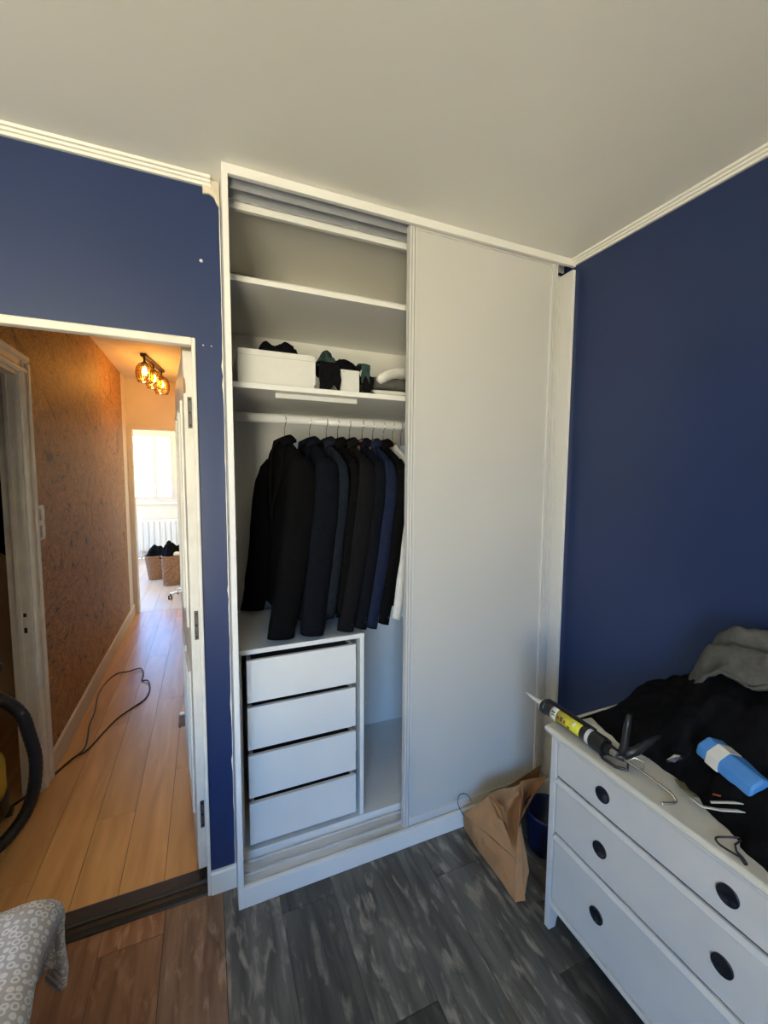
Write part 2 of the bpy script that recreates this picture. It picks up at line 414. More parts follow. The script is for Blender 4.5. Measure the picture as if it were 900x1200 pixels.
struct(bx((-0.0005, 0.766, 0), (WR, 0.80, H+0.05)).build('wall_wardrobe', 'room_wall_paint'), 'wall hidden behind the wardrobe', 'wall')
wr = struct(bx((WR, YB, 0), (WR+0.1, 0.80, H+0.05)).build('wall_right', 'blue_paint'), 'dark navy blue wall behind the chest of drawers', 'wall')
struct(bx((XL-0.1, YB, 0), (XL, D+0.1, H+0.05)).build('wall_left', 'room_wall_paint'), 'plain wall on the left of the bedroom, out of the picture', 'wall')
wb = MB().box((XL-0.1, YB-0.12, 0), (WX0, YB, H+0.05)).box((WX1, YB-0.12, 0), (WR+0.1, YB, H+0.05)).box((WX0, YB-0.12, 0), (WX1, YB, WZ0)).box((WX0, YB-0.12, WZ1), (WX1, YB, H+0.05))
struct(wb.build('wall_back', 'room_wall_paint'), 'bedroom window wall behind the camera', 'wall')
# bedroom window
w1 = struct(empty('window_1', ((WX0+WX1)/2, YB-0.06, WZ0)), 'bedroom window behind the camera', 'window')
xm = (WX0+WX1)/2
fr = MB()
for (a, b) in (((WX0, WZ0), (WX0+0.06, WZ1)), ((WX1-0.06, WZ0), (WX1, WZ1)), ((WX0+0.06, WZ0), (xm-0.04, WZ0+0.06)), ((xm+0.04, WZ0), (WX1-0.06, WZ0+0.06)), ((WX0+0.06, WZ1-0.06), (xm-0.04, WZ1)), ((xm+0.04, WZ1-0.06), (WX1-0.06, WZ1)), ((xm-0.04, WZ0), (xm+0.04, WZ1))):
    fr.box((a[0], YB-0.09, a[1]), (b[0], YB-0.04, b[1]))
fr.build('window_frame', 'white_paint', w1)
for (a, b) in ((WX0+0.06, xm-0.04), (xm+0.04, WX1-0.06)):
    bx((a, YB-0.068, WZ0+0.06), (b, YB-0.064, WZ1-0.06)).build('pane', 'window_glass', w1)

# cornices (ridged profile)
def cornice_prof(sgn, base):
    return [(base, H-0.026), (base+sgn*0.010, H-0.026), (base+sgn*0.012, H-0.018), (base+sgn*0.018, H-0.0165), (base+sgn*0.020, H-0.010), (base+sgn*0.027, H-0.0085), (base+sgn*0.030, H-0.001), (base, H-0.001)]
struct(MB().prism(cornice_prof(-1, D), 'x', XL, -0.030).build('trim_1', 'white_paint'), 'ridged white cornice above the doorway wall', 'cornice')
struct(MB().prism(cornice_prof(-1, WR), 'y', YB, 0.0).build('trim_2', 'white_paint'), 'ridged white cornice along the dark right wall', 'cornice')
# baseboards
struct(MB().prism([(D, 0), (D-0.014, 0), (D-0.014, 0.082), (D-0.010, 0.090), (D, 0.090)], 'x', -0.090, -0.0005).build('baseboard_front', 'white_paint', bevel=0.001), 'short white baseboard between doorway and wardrobe', 'baseboard')
struct(MB().prism([(WR, 0), (WR-0.014, 0), (WR-0.014, 0.082), (WR-0.010, 0.090), (WR, 0.090)], 'y', YB, -0.002).build('baseboard_right', 'white_paint', bevel=0.001), 'white baseboard low on the wall behind the drawers', 'baseboard')

# doorway frame
dr = struct(empty('trim_3', (DX1, D, 0)), 'old white painted door frame of the bedroom doorway', 'door frame')
MB().box((DX1-0.013, D-0.012, 0.0), (DX1, D+0.04, DZ)).build('jamb', 'old_white_paint', dr, bevel=0.004)
MB().box((DX0, D-0.012, 0.0), (DX0+0.02, D+0.1, DZ)).build('jamb', 'old_white_paint', dr, bevel=0.004)
MB().box((DX0, D-0.014, DZ-0.026), (DX1-0.010, D+0.022, DZ)).build('head', 'old_white_paint', dr, bevel=0.005)
MB().box((DX1-0.004, D+0.04, 0.0), (DX1, D+0.1, DZ)).build('stop', 'old_white_paint', dr, bevel=0.002)
# threshold
th = struct(empty('trim_4', (-0.5, 0.16, 0)), 'dark brown threshold bar across the doorway', 'threshold')
MB().prism([(0.150, 0), (0.150, 0.012), (0.158, 0.019), (0.212, 0.019), (0.222, 0.010), (0.222, 0)], 'x', DX0+0.02, DX1-0.013).build('bar', 'dark_bar', th, bevel=0.002)
MB().prism([(0.106, 0), (0.110, 0.006), (0.128, 0.011), (0.150, 0.010), (0.150, 0)], 'x', DX0+0.02, DX1-0.010).build('edge_strip', 'dark_bar', th, bevel=0.0015)

# door leaf folded back into the hall
d1 = struct(empty('door_1', (-0.099, 0.185, 0)), 'white panelled door folded back into the hallway', 'door')
d1.rotation_euler = (0, 0, math.radians(5.2))
LT, LL, LZ0, LZ1 = 0.036, 0.735, 0.045, 2.016
lf = MB().box((-LT, 0, LZ0), (0, LL, LZ1)).build('leaf', 'old_white_paint', bevel=0.003); lf.parent = d1
for (z0, z1) in ((0.20, 0.80), (0.98, 1.86)):
    for (y0, y1) in ((0.11, 0.335), (0.40, 0.625)):
        m_ = MB()
        for (a, b) in (((y0+0.02, z0), (y1-0.02, z0+0.02)), ((y0+0.02, z1-0.02), (y1-0.02, z1)), ((y0, z0), (y0+0.02, z1)), ((y1-0.02, z0), (y1, z1))):
            m_.box((-LT-0.008, a[0], a[1]), (-LT+0.001, b[0], b[1]))
        q = m_.build('panel_moulding', 'old_white_paint', bevel=0.002); q.parent = d1
for zc in (1.80, 1.02, 0.27):
    hm = MB().box((-0.024, -0.0025, zc-0.055), (-0.010, 0.001, zc+0.055)).build('hinge', 'hinge_metal', bevel=0.001); hm.parent = d1
    for dz in (-0.045, 0.0, 0.045):
        s_ = MB().lathe([(0.004, 0.0), (0.003, -0.003), (0.0005, -0.0034)], (-0.017, -0.0025, zc+dz), 8, 'y').build('screw', 'bronze'); s_.parent = hm
fl_ = MB().prism([(-LT+0.000, 1.955), (-LT+0.002, 1.925), (-LT+0.006, 1.915), (-LT+0.008, 1.885), (-LT+0.007, 1.868), (-LT+0.0, 1.866)], 'y', -0.0012, 0.0).build('bare_wood_chip', 'wood_hanger'); fl_.parent = d1
hs = MB().box((-LT-0.035, 0.66, 0.27), (-LT+0.0, 0.69, 0.34)).build('door_stop', 'steel', bevel=0.006); hs.parent = d1
hs2 = MB().box((-LT-0.037, 0.664, 0.268), (-LT-0.028, 0.686, 0.285)).build('rubber_foot', 'black_plastic', bevel=0.002); hs2.parent = hs

# hall walls
hl = MB().box((HX-0.07, D+0.1, 0), (HX, 0.20+0.03, HC+0.02)).box((HX-0.07, 0.23, 2.05), (HX, 1.005, HC+0.02)).box((HX-0.07, 1.005, 0), (HX, YE-0.25, HC+0.02))
struct(hl.build('wall_hall_left', 'marbled_wallpaper'), 'hallway wall in brown marbled wallpaper', 'wall')
struct(MB().box((-0.075, D+0.1, 0), (-0.0005, 2.2, HC+0.02)).box((-0.22, 2.2, 0), (-0.0005, YE, HC+0.02)).build('wall_hall_right', 'hall_wall_paint'), 'plain cream hallway wall behind the open door', 'wall')
struct(MB().box((HX-0.07, YE-0.25, 0), (HX, YE+0.1, HC+0.05)).box((HX, YE, 2.115), (-0.22, YE+0.1, HC+0.05)).build('wall_hall_end', 'hall_wall_paint'), 'cream wall above the opening at the hall end', 'wall')
cs = struct(empty('trim_5', (HX, YE, 0)), 'cream casing around the opening at the hall end', 'casing')
MB().box((HX, YE-0.02, 0), (HX+0.05, YE+0.1, 2.115)).build('side_casing', 'hall_wall_paint', cs, bevel=0.004)
MB().box((HX+0.05, YE-0.02, 2.085), (-0.22, YE+0.1, 2.125)).build('head_casing', 'hall_wall_paint', cs, bevel=0.004)
struct(MB().prism([(HX, 0), (HX+0.013, 0), (HX+0.013, 0.108), (HX+0.006, 0.118), (HX, 0.118)], 'y', 1.09, YE-0.02).build('baseboard_hall', 'hall_wall_paint', bevel=0.001), 'cream baseboard under the marbled wallpaper', 'baseboard')
# side doorway frame in hall
sd = struct(empty('trim_6', (HX, 1.05, 0)), 'white casing of the side doorway in the hall', 'door frame')
def casing(poly_yx, z0, z1, nm):
    m = MB(); n = len(poly_yx)
    vs = [(x_, y_, z) for z in (z0, z1) for (y_, x_) in poly_yx]
    m.add(vs, [tuple(range(n))[::-1], tuple(range(n, 2*n))]+[(i, (i+1) % n, n+(i+1) % n, n+i) for i in range(n)])
    return m.build(nm, 'old_white_paint', sd, bevel=0.002)
def prof(y0, s):
    return [(y0, HX), (y0, HX+0.012), (y0+s*0.010, HX+0.018), (y0+s*0.022, HX+0.018), (y0+s*0.030, HX+0.012), (y0+s*0.062, HX+0.012), (y0+s*0.070, HX+0.022), (y0+s*0.088, HX+0.022), (y0+s*0.088, HX)]
casing(prof(1.005, 1), 0, 2.105, 'side_casing'); casing(prof(0.235, -1)[:5]+[(0.213, HX)], 0, 2.105, 'side_casing')
MB().prism([(HX, 2.05), (HX+0.012, 2.05), (HX+0.018, 2.06), (HX+0.018, 2.072), (HX+0.012, 2.08), (HX+0.012, 2.11), (HX+0.022, 2.117), (HX+0.022, 2.136), (HX, 2.136)], 'y', 0.215, 1.093).build('head_casing', 'old_white_paint', sd, bevel=0.002)
lin = MB().box((HX-0.08, 0.985, 0), (HX+0.004, 1.006, 2.032)).box((HX-0.08, 0.22, 0), (HX+0.004, 0.24, 2.032)).box((HX-0.08, 0.22, 2.032), (HX+0.004, 1.006, 2.052)).build('door_lining', 'old_white_paint', sd)
MB().box((HX-0.052, 0.975, 0), (HX-0.035, 0.986, 2.035)).build('stop_bead', 'old_white_paint', sd, bevel=0.002)
for zc, hh in ((0.905, 0.018), (0.83, 0.026)):
    bx((HX-0.030, 0.9835, zc-hh/2), (HX-0.018, 0.9862, zc+hh/2)).build('strike_hole', 'shadow_black', sd)
# side room shell
sr = MB().box((-1.95, D+0.1, 0), (-1.9, 1.9, HC)).box((-1.9, 1.85, 0), (HX-0.07, 1.9, HC)).box((-1.9, D+0.1, 0), (HX-0.07, D+0.15, HC))
struct(sr.build('wall_side_room', 'side_room_paint'), 'dim brown walls of the room beside the hall', 'wall')

# far room walls
fw_ = MB().box((-2.65, YF, 0), (FX0, YF+0.1, HC)).box((FX1, YF, 0), (1.05, YF+0.1, HC)).box((FX0, YF, 0), (FX1, YF+0.1, FZ0)).box((FX0, YF, FZ1), (FX1, YF+0.1, HC))
struct(fw_.build('wall_far', 'hall_wall_paint'), 'cream window wall of the far room', 'wall')
struct(MB().box((-2.65, YE+0.1, 0), (-2.6, 5.05, HC)).box((-2.65, 6.55, 0), (-2.6, YF, HC)).box((-2.65, 5.05, 0), (-2.6, 6.55, 0.6)).box((-2.65, 5.05, 2.2), (-2.6, 6.55, HC)).box((-2.6, YE, 0), (HX-0.07, YE+0.1, HC)).build('wall_far_left', 'hall_wall_paint'), 'left wall of the far room', 'wall')
struct(MB().box((1.0, YE+0.1, 0), (1.05, YF, HC)).box((-0.22, YE, 0), (1.0, YE+0.1, HC)).build('wall_far_right', 'hall_wall_paint'), 'right wall of the far room', 'wall')
w2 = struct(empty('window_2', ((FX0+FX1)/2, YF, FZ0)), 'bright white window at the end of the hallway', 'window')
m_ = MB()
for (a, b) in (((FX0-0.05, FZ0-0.05), (FX0+0.03, FZ1+0.05)), ((FX1-0.03, FZ0-0.05), (FX1+0.05, FZ1+0.05)), ((FX0+0.03, FZ0-0.05), (FX1-0.03, FZ0+0.03)), ((FX0+0.03, FZ1-0.03), (FX1-0.03, FZ1+0.05))):
    m_.box((a[0], YF-0.015, a[1]), (b[0], YF-0.001, b[1]))
m_.build('window_frame', 'window_paint', w2)
w3 = struct(empty('added_window', (-2.62, 5.8, 0.5)), 'unseen window added to brighten the far room', 'window')  # added side window, out of view, brings more daylight into the far room
m_ = MB()
for (a, b) in (((5.05, 0.6), (5.11, 2.2)), ((6.49, 0.6), (6.55, 2.2)), ((5.11, 0.6), (5.77, 0.66)), ((5.83, 0.6), (6.49, 0.66)), ((5.11, 2.14), (5.77, 2.2)), ((5.83, 2.14), (6.49, 2.2)), ((5.77, 0.6), (5.83, 2.2))):
    m_.box((-2.645, a[0], a[1]), (-2.605, b[0], b[1]))
m_.build('window_frame', 'white_paint', w3)
for (a, b) in ((5.11, 5.77), (5.83, 6.49)):
    bx((-2.626, a, 0.66), (-2.622, b, 2.14)).build('pane', 'window_glass', w3)
xm = -0.94
for (a, b) in ((FX0+0.03, xm), (xm, FX1-0.03)):
    m_ = MB()
    for (p, q) in (((a, FZ0+0.03), (a+0.03, FZ1-0.03)), ((b-0.03, FZ0+0.03), (b, FZ1-0.03)), ((a+0.03, FZ0+0.03), (b-0.03, FZ0+0.06)), ((a+0.03, FZ1-0.06), (b-0.03, FZ1-0.03))):
        m_.box((p[0], YF-0.02, p[1]), (q[0], YF+0.03, q[1]))
    sash = m_.build('sash', 'window_paint', w2)
    bx((a+0.03, YF+0.004, FZ0+0.06), (b-0.03, YF+0.008, FZ1-0.06)).build('pane', 'window_glass', sash)
bx((FX0-0.08, YF-0.10, FZ0-0.085), (FX1+0.08, YF+0.0, FZ0-0.05)).build('sill', 'white_paint', w2, bevel=0.004)

# ================================================================== WARDROBE
wd = tag(empty('sliding_wardrobe', (0.75, 0.0, 0)), 'tall white built-in wardrobe, left half open, reaching the ceiling', 'wardrobe')
MB().box((0.0, 0.0, 0.0), (0.019, 0.765, H-0.001)).build('side_panel', 'white_melamine', wd, bevel=0.001)
MB().box((1.483, 0.0, 0.0), (1.499, 0.765, 2.515)).build('side_panel', 'white_melamine', wd, bevel=0.001)
bx((0.019, 0.752, 0.0), (1.483, 0.765, H-0.001)).build('back_panel', 'white_melamine', wd)
bx((0.019, 0.0, 2.529), (1.499, 0.016, H-0.001)).build('header', 'white_melamine', wd, bevel=0.001)
tr = MB().box((0.019, 0.016, 2.550), (1.483, 0.112, H-0.001))
for y_, zb in ((0.054, 2.520), (0.096, 2.512)):
    tr.box((0.019, y_, zb), (1.483, y_+0.004, 2.551))
tr.build('top_track', 'track_metal', wd)
bx((0.019, 0.112, 2.492), (1.483, 0.128, H-0.001)).build('fascia', 'white_melamine', wd, bevel=0.001)
bx((0.019, 0.0, 0.0), (1.483, 0.016, 0.076)).build('plinth', 'white_melamine', wd, bevel=0.0015)
bt = MB().box((0.019, 0.016, 0.0), (1.483, 0.128, 0.068))
for y_ in (0.017, 0.024, 0.060, 0.068, 0.112):
    bt.box((0.019, y_, 0.067), (1.483, y_+0.003, 0.075))
bt.build('bottom_track', 'white_metal', wd)
bx((0.019, 0.128, 0.0), (1.483, 0.752, 0.1)).build('base_board', 'white_melamine', wd, bevel=0.0015)
bx((0.019, 0.15, 2.270), (1.483, 0.752, 2.290)).build('shelf', 'white_melamine', wd, bevel=0.001)
bx((0.019, 0.15, 1.898), (1.483, 0.752, 1.918)).build('shelf', 'white_melamine', wd, bevel=0.001)
MB().box((0.188, 0.20, 1.879), (0.523, 0.232, 1.898)).build('light_bar', 'white_plastic', wd, bevel=0.002)
MB().tube([(0.019, 0.36, 1.820), (0.75, 0.36, 1.820), (1.483, 0.36, 1.820)], 0.014, 12, (1.35, 0.8)).build('clothes_rail', 'white_metal', wd, smooth=True)
for z_ in (2.262, 1.890):
    bx((0.019, 0.20, z_-0.014), (0.026, 0.24, z_+0.008)).build('shelf_pin', 'steel', wd)
for z_ in (1.75, 1.70):
    MB().lathe([(0.003, 0), (0.003, 0.0005)], (0.019, 0.20, z_), 8, 'x').build('peg_hole', 'shadow_black', wd)

def sliding(x0, x1, y0, y1, z0, z1):
    p = bx((x0+0.03, y0+0.008, z0+0.012), (x1-0.03, y1-0.008, z1-0.01)).build('sliding_door', 'door_melamine', wd)
    for (a, b) in ((x0, x0+0.031), (x1-0.031, x1)):
        m = MB().box((a+0.001, y0+0.009, z0+0.001), (b-0.001, y1-0.009, z1-0.001))
        for o_, w_ in ((0.0, 0.008), (0.011, 0.009), (0.0235, 0.0075)):
            m.box((a+o_, y0, z0), (a+o_+w_, y1, z1))
        m.build('stile', 'white_metal', p, bevel=0.001)
    MB().box((x0+0.03, y0+0.003, z0), (x1-0.03, y1-0.003, z0+0.034)).box((x0+0.03, y0, z0+0.030), (x1-0.03, y1, z0+0.036)).build('bottom_rail', 'white_metal', p, bevel=0.001)
    MB().box((x0+0.03, y0+0.003, z1-0.012), (x1-0.03, y1-0.003, z1)).build('top_rail', 'white_metal', p, bevel=0.001)
    return p
sliding(0.672, 1.414, 0.019, 0.047, 0.076, 2.536)
sliding(0.735, 1.478, 0.062, 0.090, 0.076, 2.509)

# drawer unit standing inside the wardrobe
du = tag(empty('drawer_unit', (0.28, 0.38, 0.1)), 'white four-drawer unit inside the open half of the wardrobe', 'drawers')
bx((0.021, 0.135, 0.896), (0.532, 0.62, 0.915)).build('top_panel', 'white_melamine', du, bevel=0.001)
bx((0.514, 0.135, 0.1), (0.532, 0.62, 0.896)).build('side_panel', 'white_melamine', du, bevel=0.001)
bx((0.021, 0.16, 0.1), (0.038, 0.62, 0.896)).build('side_panel', 'white_melamine', du, bevel=0.001)
bx((0.038, 0.60, 0.1), (0.514, 0.615, 0.896)).build('back_panel', 'shadow_black', du)  # painted near-black for the shade seen through the drawer gaps
for i, (z0, z1) in enumerate(((0.709, 0.876), (0.517, 0.687), (0.322, 0.494), (0.130, 0.300))):
    yo = 0.128 - (0.004, 0.0, 0.003, 0.006)[i]
    fr_ = bx((0.054, yo, z0), (0.492, yo+0.016, z1)).build('drawer', 'white_melamine', du, bevel=0.0012)
    MB().box((0.062, yo+0.016, z0+0.02), (0.074, 0.58, z1-0.012)).box((0.478, yo+0.016, z0+0.02), (0.490, 0.58, z1-0.012)).box((0.074, 0.568, z0+0.02), (0.478, 0.58, z1-0.012)).box((0.074, yo+0.016, z0+0.02), (0.478, 0.568, z0+0.028)).build('drawer_box', 'white_melamine', fr_)
    bx((0.076, yo+0.018, z1-0.030), (0.476, 0.566, z1-0.020)).build('drawer_shadow', 'shadow_black', fr_)  # added black sheet standing in for the shade inside the drawer
    bx((0.490, yo+0.05, z0+0.05), (0.514, 0.56, z0+0.07)).build('runner', 'steel', fr_)

# ------------------------------------------------------------------ soft heaps
def heap(name, c, rx, ry, h, m, parent=None, seed=0, rz=0.0, fold=0.03, fs=9.0, p=2.2, q=0.6, n=40, rn=14, outl=0.12, tilt=(0, 0), ridges=0.0):
    """A crumpled garment lying on a surface: closed mound with an irregular outline and folds."""
    mb = MB(); vs = []; cz, sz = math.cos(rz), math.sin(rz)
    for j in range(rn+1):
        r = j/rn
        for k_ in range(n):
            t = 2*PI*k_/n
            R = 1+outl*noise.noise(Vector((math.cos(t)*1.6+seed*3.1, math.sin(t)*1.6, seed)))*2.0
            lx, ly = rx*r*R*math.cos(t), ry*r*R*math.sin(t)
            z = h*max(0.0, 1-r**p)**q
            f = noise.noise(Vector((lx*fs+seed*5, ly*fs*0.6-seed, seed*1.7)))
            g = 1-abs(noise.noise(Vector((lx*fs*0.9-seed*2, ly*fs*1.3+seed, seed*0.7))))*2
            z += fold*(f*0.8+ridges*g)*(1-r**5)
            z += (tilt[0]*lx+tilt[1]*ly)*(1-r**4)
            z = max(z, 0.002 if j < rn else 0.0)
            vs.append((c[0]+lx*cz-ly*sz, c[1]+lx*sz+ly*cz, c[2]+z))
    fs_ = [(j*n+k_, j*n+(k_+1) % n, (j+1)*n+(k_+1) % n, (j+1)*n+k_) for j in range(rn) for k_ in range(n)]
    fs_.append(tuple(rn*n+k_ for k_ in range(n))[::-1])
    mb.add(vs, fs_)
    return mb.build(name, m, parent, smooth=True)

# things on the upper shelf (z 1.918)
SH = 1.918
def open_box(name, x0, x1, y0, y1, z0, z1, m, t=0.004, parent=None, flare=0.0):
    mb = MB()
    mb.box((x0, y0, z0), (x1, y0+t, z1)).box((x0, y1-t, z0), (x1, y1, z1)).box((x0, y0+t, z0), (x0+t, y1-t, z1)).box((x1-t, y0+t, z0), (x1, y1-t, z1)).box((x0+t, y0+t, z0), (x1-t, y1-t, z0+t))
    return mb.build(name, m, parent, bevel=0.001)
b1 = tag(open_box('storage_box', 0.050, 0.338, 0.19, 0.52, SH, 2.050, 'white_plastic'), 'long white storage box at the left end of the wardrobe shelf', 'box')
bx((0.050, 0.186, 2.028), (0.338, 0.191, 2.050)).build('rim', 'white_plastic', b1, bevel=0.001)
bx((0.338, 0.186, SH+0.02), (0.343, 0.52, 2.042)).build('rim', 'white_plastic', b1, bevel=0.001)
hh_ = heap('dark_clothing', (0.225, 0.31, 2.005), 0.105, 0.11, 0.085, 'black_cotton', seed=2, fold=0.05, fs=15, ridges=0.8, n=56, rn=20)
tag(hh_, 'black knitted clothing heaped in the long white box', 'clothing')
b2 = tag(open_box('storage_box', 0.435, 0.528, 0.19, 0.50, SH, 2.012, 'white_plastic'), 'small white box on the shelf, half covered by dark clothes', 'box')
# draped garment over the small box
def drape(name, m, x0, x1, z_top, z_bot, y0, y1, seed, thick=0.006, amp=0.012):
    def fn(u, v):
        # v: 0 front bottom -> 1 back on top
        x_ = x0+(x1-x0)*u
        if v < 0.55:
            t = v/0.55; y_ = y0; z_ = z_bot+(z_top-z_bot)*t
        else:
            t = (v-0.55)/0.45; y_ = y0+(y1-y0)*t; z_ = z_top+0.012*math.sin(t*PI)
        dn = noise.noise(Vector((x_*28+seed, y_*14, z_*20)))+0.5*noise.noise(Vector((x_*60+seed, y_*30, z_*40)))
        z_ += 0.016*math.sin(u*7+seed)*(1-min(1, v/0.55)) if v < 0.55 else 0
        return (x_+amp*0.5*dn, y_-abs(amp*dn)*(1 if v < 0.55 else 0), z_+amp*dn*(0.4 if v < 0.55 else 1))
    return MB().grid(fn, 14, 22).build(name, m, smooth=True, solid=thick)
tag(drape('dark_trousers', 'black_cotton', 0.356, 0.440, 2.028, 1.925, 0.176, 0.40, 3), 'black garment hanging down beside the small white box', 'clothing')
tag(heap('dark_sweater', (0.485, 0.29, 2.002), 0.075, 0.10, 0.038, 'black_cotton', seed=5, fold=0.04, fs=18, ridges=0.8), 'black sweater lying across the small white box', 'clothing')
tag(heap('green_scarf', (0.408, 0.235, 2.030), 0.045, 0.055, 0.022, 'green_cotton', seed=8, fold=0.035, fs=26, ridges=0.9, outl=0.25), 'dark green bundle on top of the black garment', 'clothing')
tag(drape('green_shirt', 'green_cotton', 0.533, 0.572, 2.035, 1.975, 0.180, 0.36, 11, amp=0.010), 'dark green garment hanging over the right box side', 'clothing')
tag(drape('black_shirt', 'black_cotton', 0.540, 0.585, 1.985, 1.924, 0.184, 0.30, 14, amp=0.008), 'black cloth beneath the green garment on the shelf', 'clothing')
# folded clothes at the right of the shelf
def folded(name, x0, x1, y0, y1, z0, z1, m, label, seed):
    mb = MB(); rings = []; n = 16
    for i in range(13):
        u = i/12; x_ = x0+(x1-x0)*u; ring = []
        for k_ in range(n):
            t = 2*PI*k_/n; cx_, sx_ = math.cos(t), math.sin(t)
            a = (abs(cx_)**0.5)*(1 if cx_ > 0 else -1); b = (abs(sx_)**0.6)*(1 if sx_ > 0 else -1)
            w = 0.006*noise.noise(Vector((x_*20+seed, a*2, b*2)))
            ex = 0.93+0.07*math.sin(PI*u)**0.5
            ring.append((x_, (y0+y1)/2+(a*(y1-y0)/2)*ex, (z0+z1)/2+b*(z1-z0)/2*ex+w*(0.6 if b > -0.5 else 0)))
        rings.append(ring)
    return tag(mb.loft(rings).build(name, m, smooth=True), label, 'clothing', 'folded clothes on the shelf')
folded('folded_shirt', 0.60, 0.92, 0.19, 0.46, SH+0.001, SH+0.034, 'white_cotton', 'white folded shirt at the bottom of the shelf pile', 1)
folded('folded_sweater', 0.605, 0.92, 0.21, 0.46, SH+0.034, SH+0.094, 'grey_cotton', 'dark grey folded sweater in the middle of the shelf pile', 5)
tag(MB().tube([(0.612, 0.20, SH+0.058), (0.630, 0.19, SH+0.078), (0.67, 0.20, SH+0.098), (0.73, 0.22, SH+0.116), (0.86, 0.24, SH+0.124)], [0.018, 0.027, 0.024, 0.024, 0.024], 12, (0.9, 1.2)).build('white_towel', 'white_cotton', smooth=True, sub=1), 'white rolled garment on top of the shelf pile', 'clothing')
tag(heap('black_sock', (0.592, 0.215, SH), 0.020, 0.03, 0.02, 'black_cotton', seed=21, n=20, rn=6, fold=0.005), 'little black cloth beside the folded white shirt', 'clothing')

# ------------------------------------------------------------------ hangers and jackets
RZ = 1.8315   # top of the rail
RY = 0.36
def hanger(name, x, rz, m, label, group, wood=False):
    e = tag(empty(name, (x, RY, RZ), rz), label, 'hanger', group)
    pts = []
    for i in range(15):
        t = math.radians(-60+i*240/14)
        pts.append((0, 0.021*math.cos(PI-t)*1.0, -0.018+0.021*math.sin(t)))
    pts = [(0, -0.021*math.cos(math.radians(a)), -0.0175+0.020*math.sin(math.radians(a))) for a in range(200, -60, -15)]
    pts += [(0, -0.004, -0.044), (0, 0, -0.052), (0, 0, -0.130)]
    q = MB().tube(pts, 0.0016, 6).build('hook', 'chrome', smooth=True); q.parent = e
    arms = []
    for i in range(17):
        u = -1+2*i/16
        arms.append((0.0+(-0.008*u*u), 0.190*u, -0.135-0.080*abs(u)**1.25))
    r_ = [0.005+0.004*(1-abs(-1+2*i/16)) for i in range(17)]
    q = MB().tube(arms, r_, 8, (1.0, 0.6)).build('arms', m, smooth=True); q.parent = e
    if wood:
        q = MB().lathe([(0.004, -0.086), (0.014, -0.090), (0.022, -0.102), (0.024, -0.118), (0.018, -0.135)], (0, 0, 0), 12).build('neck', m, smooth=True); q.parent = e
    return e

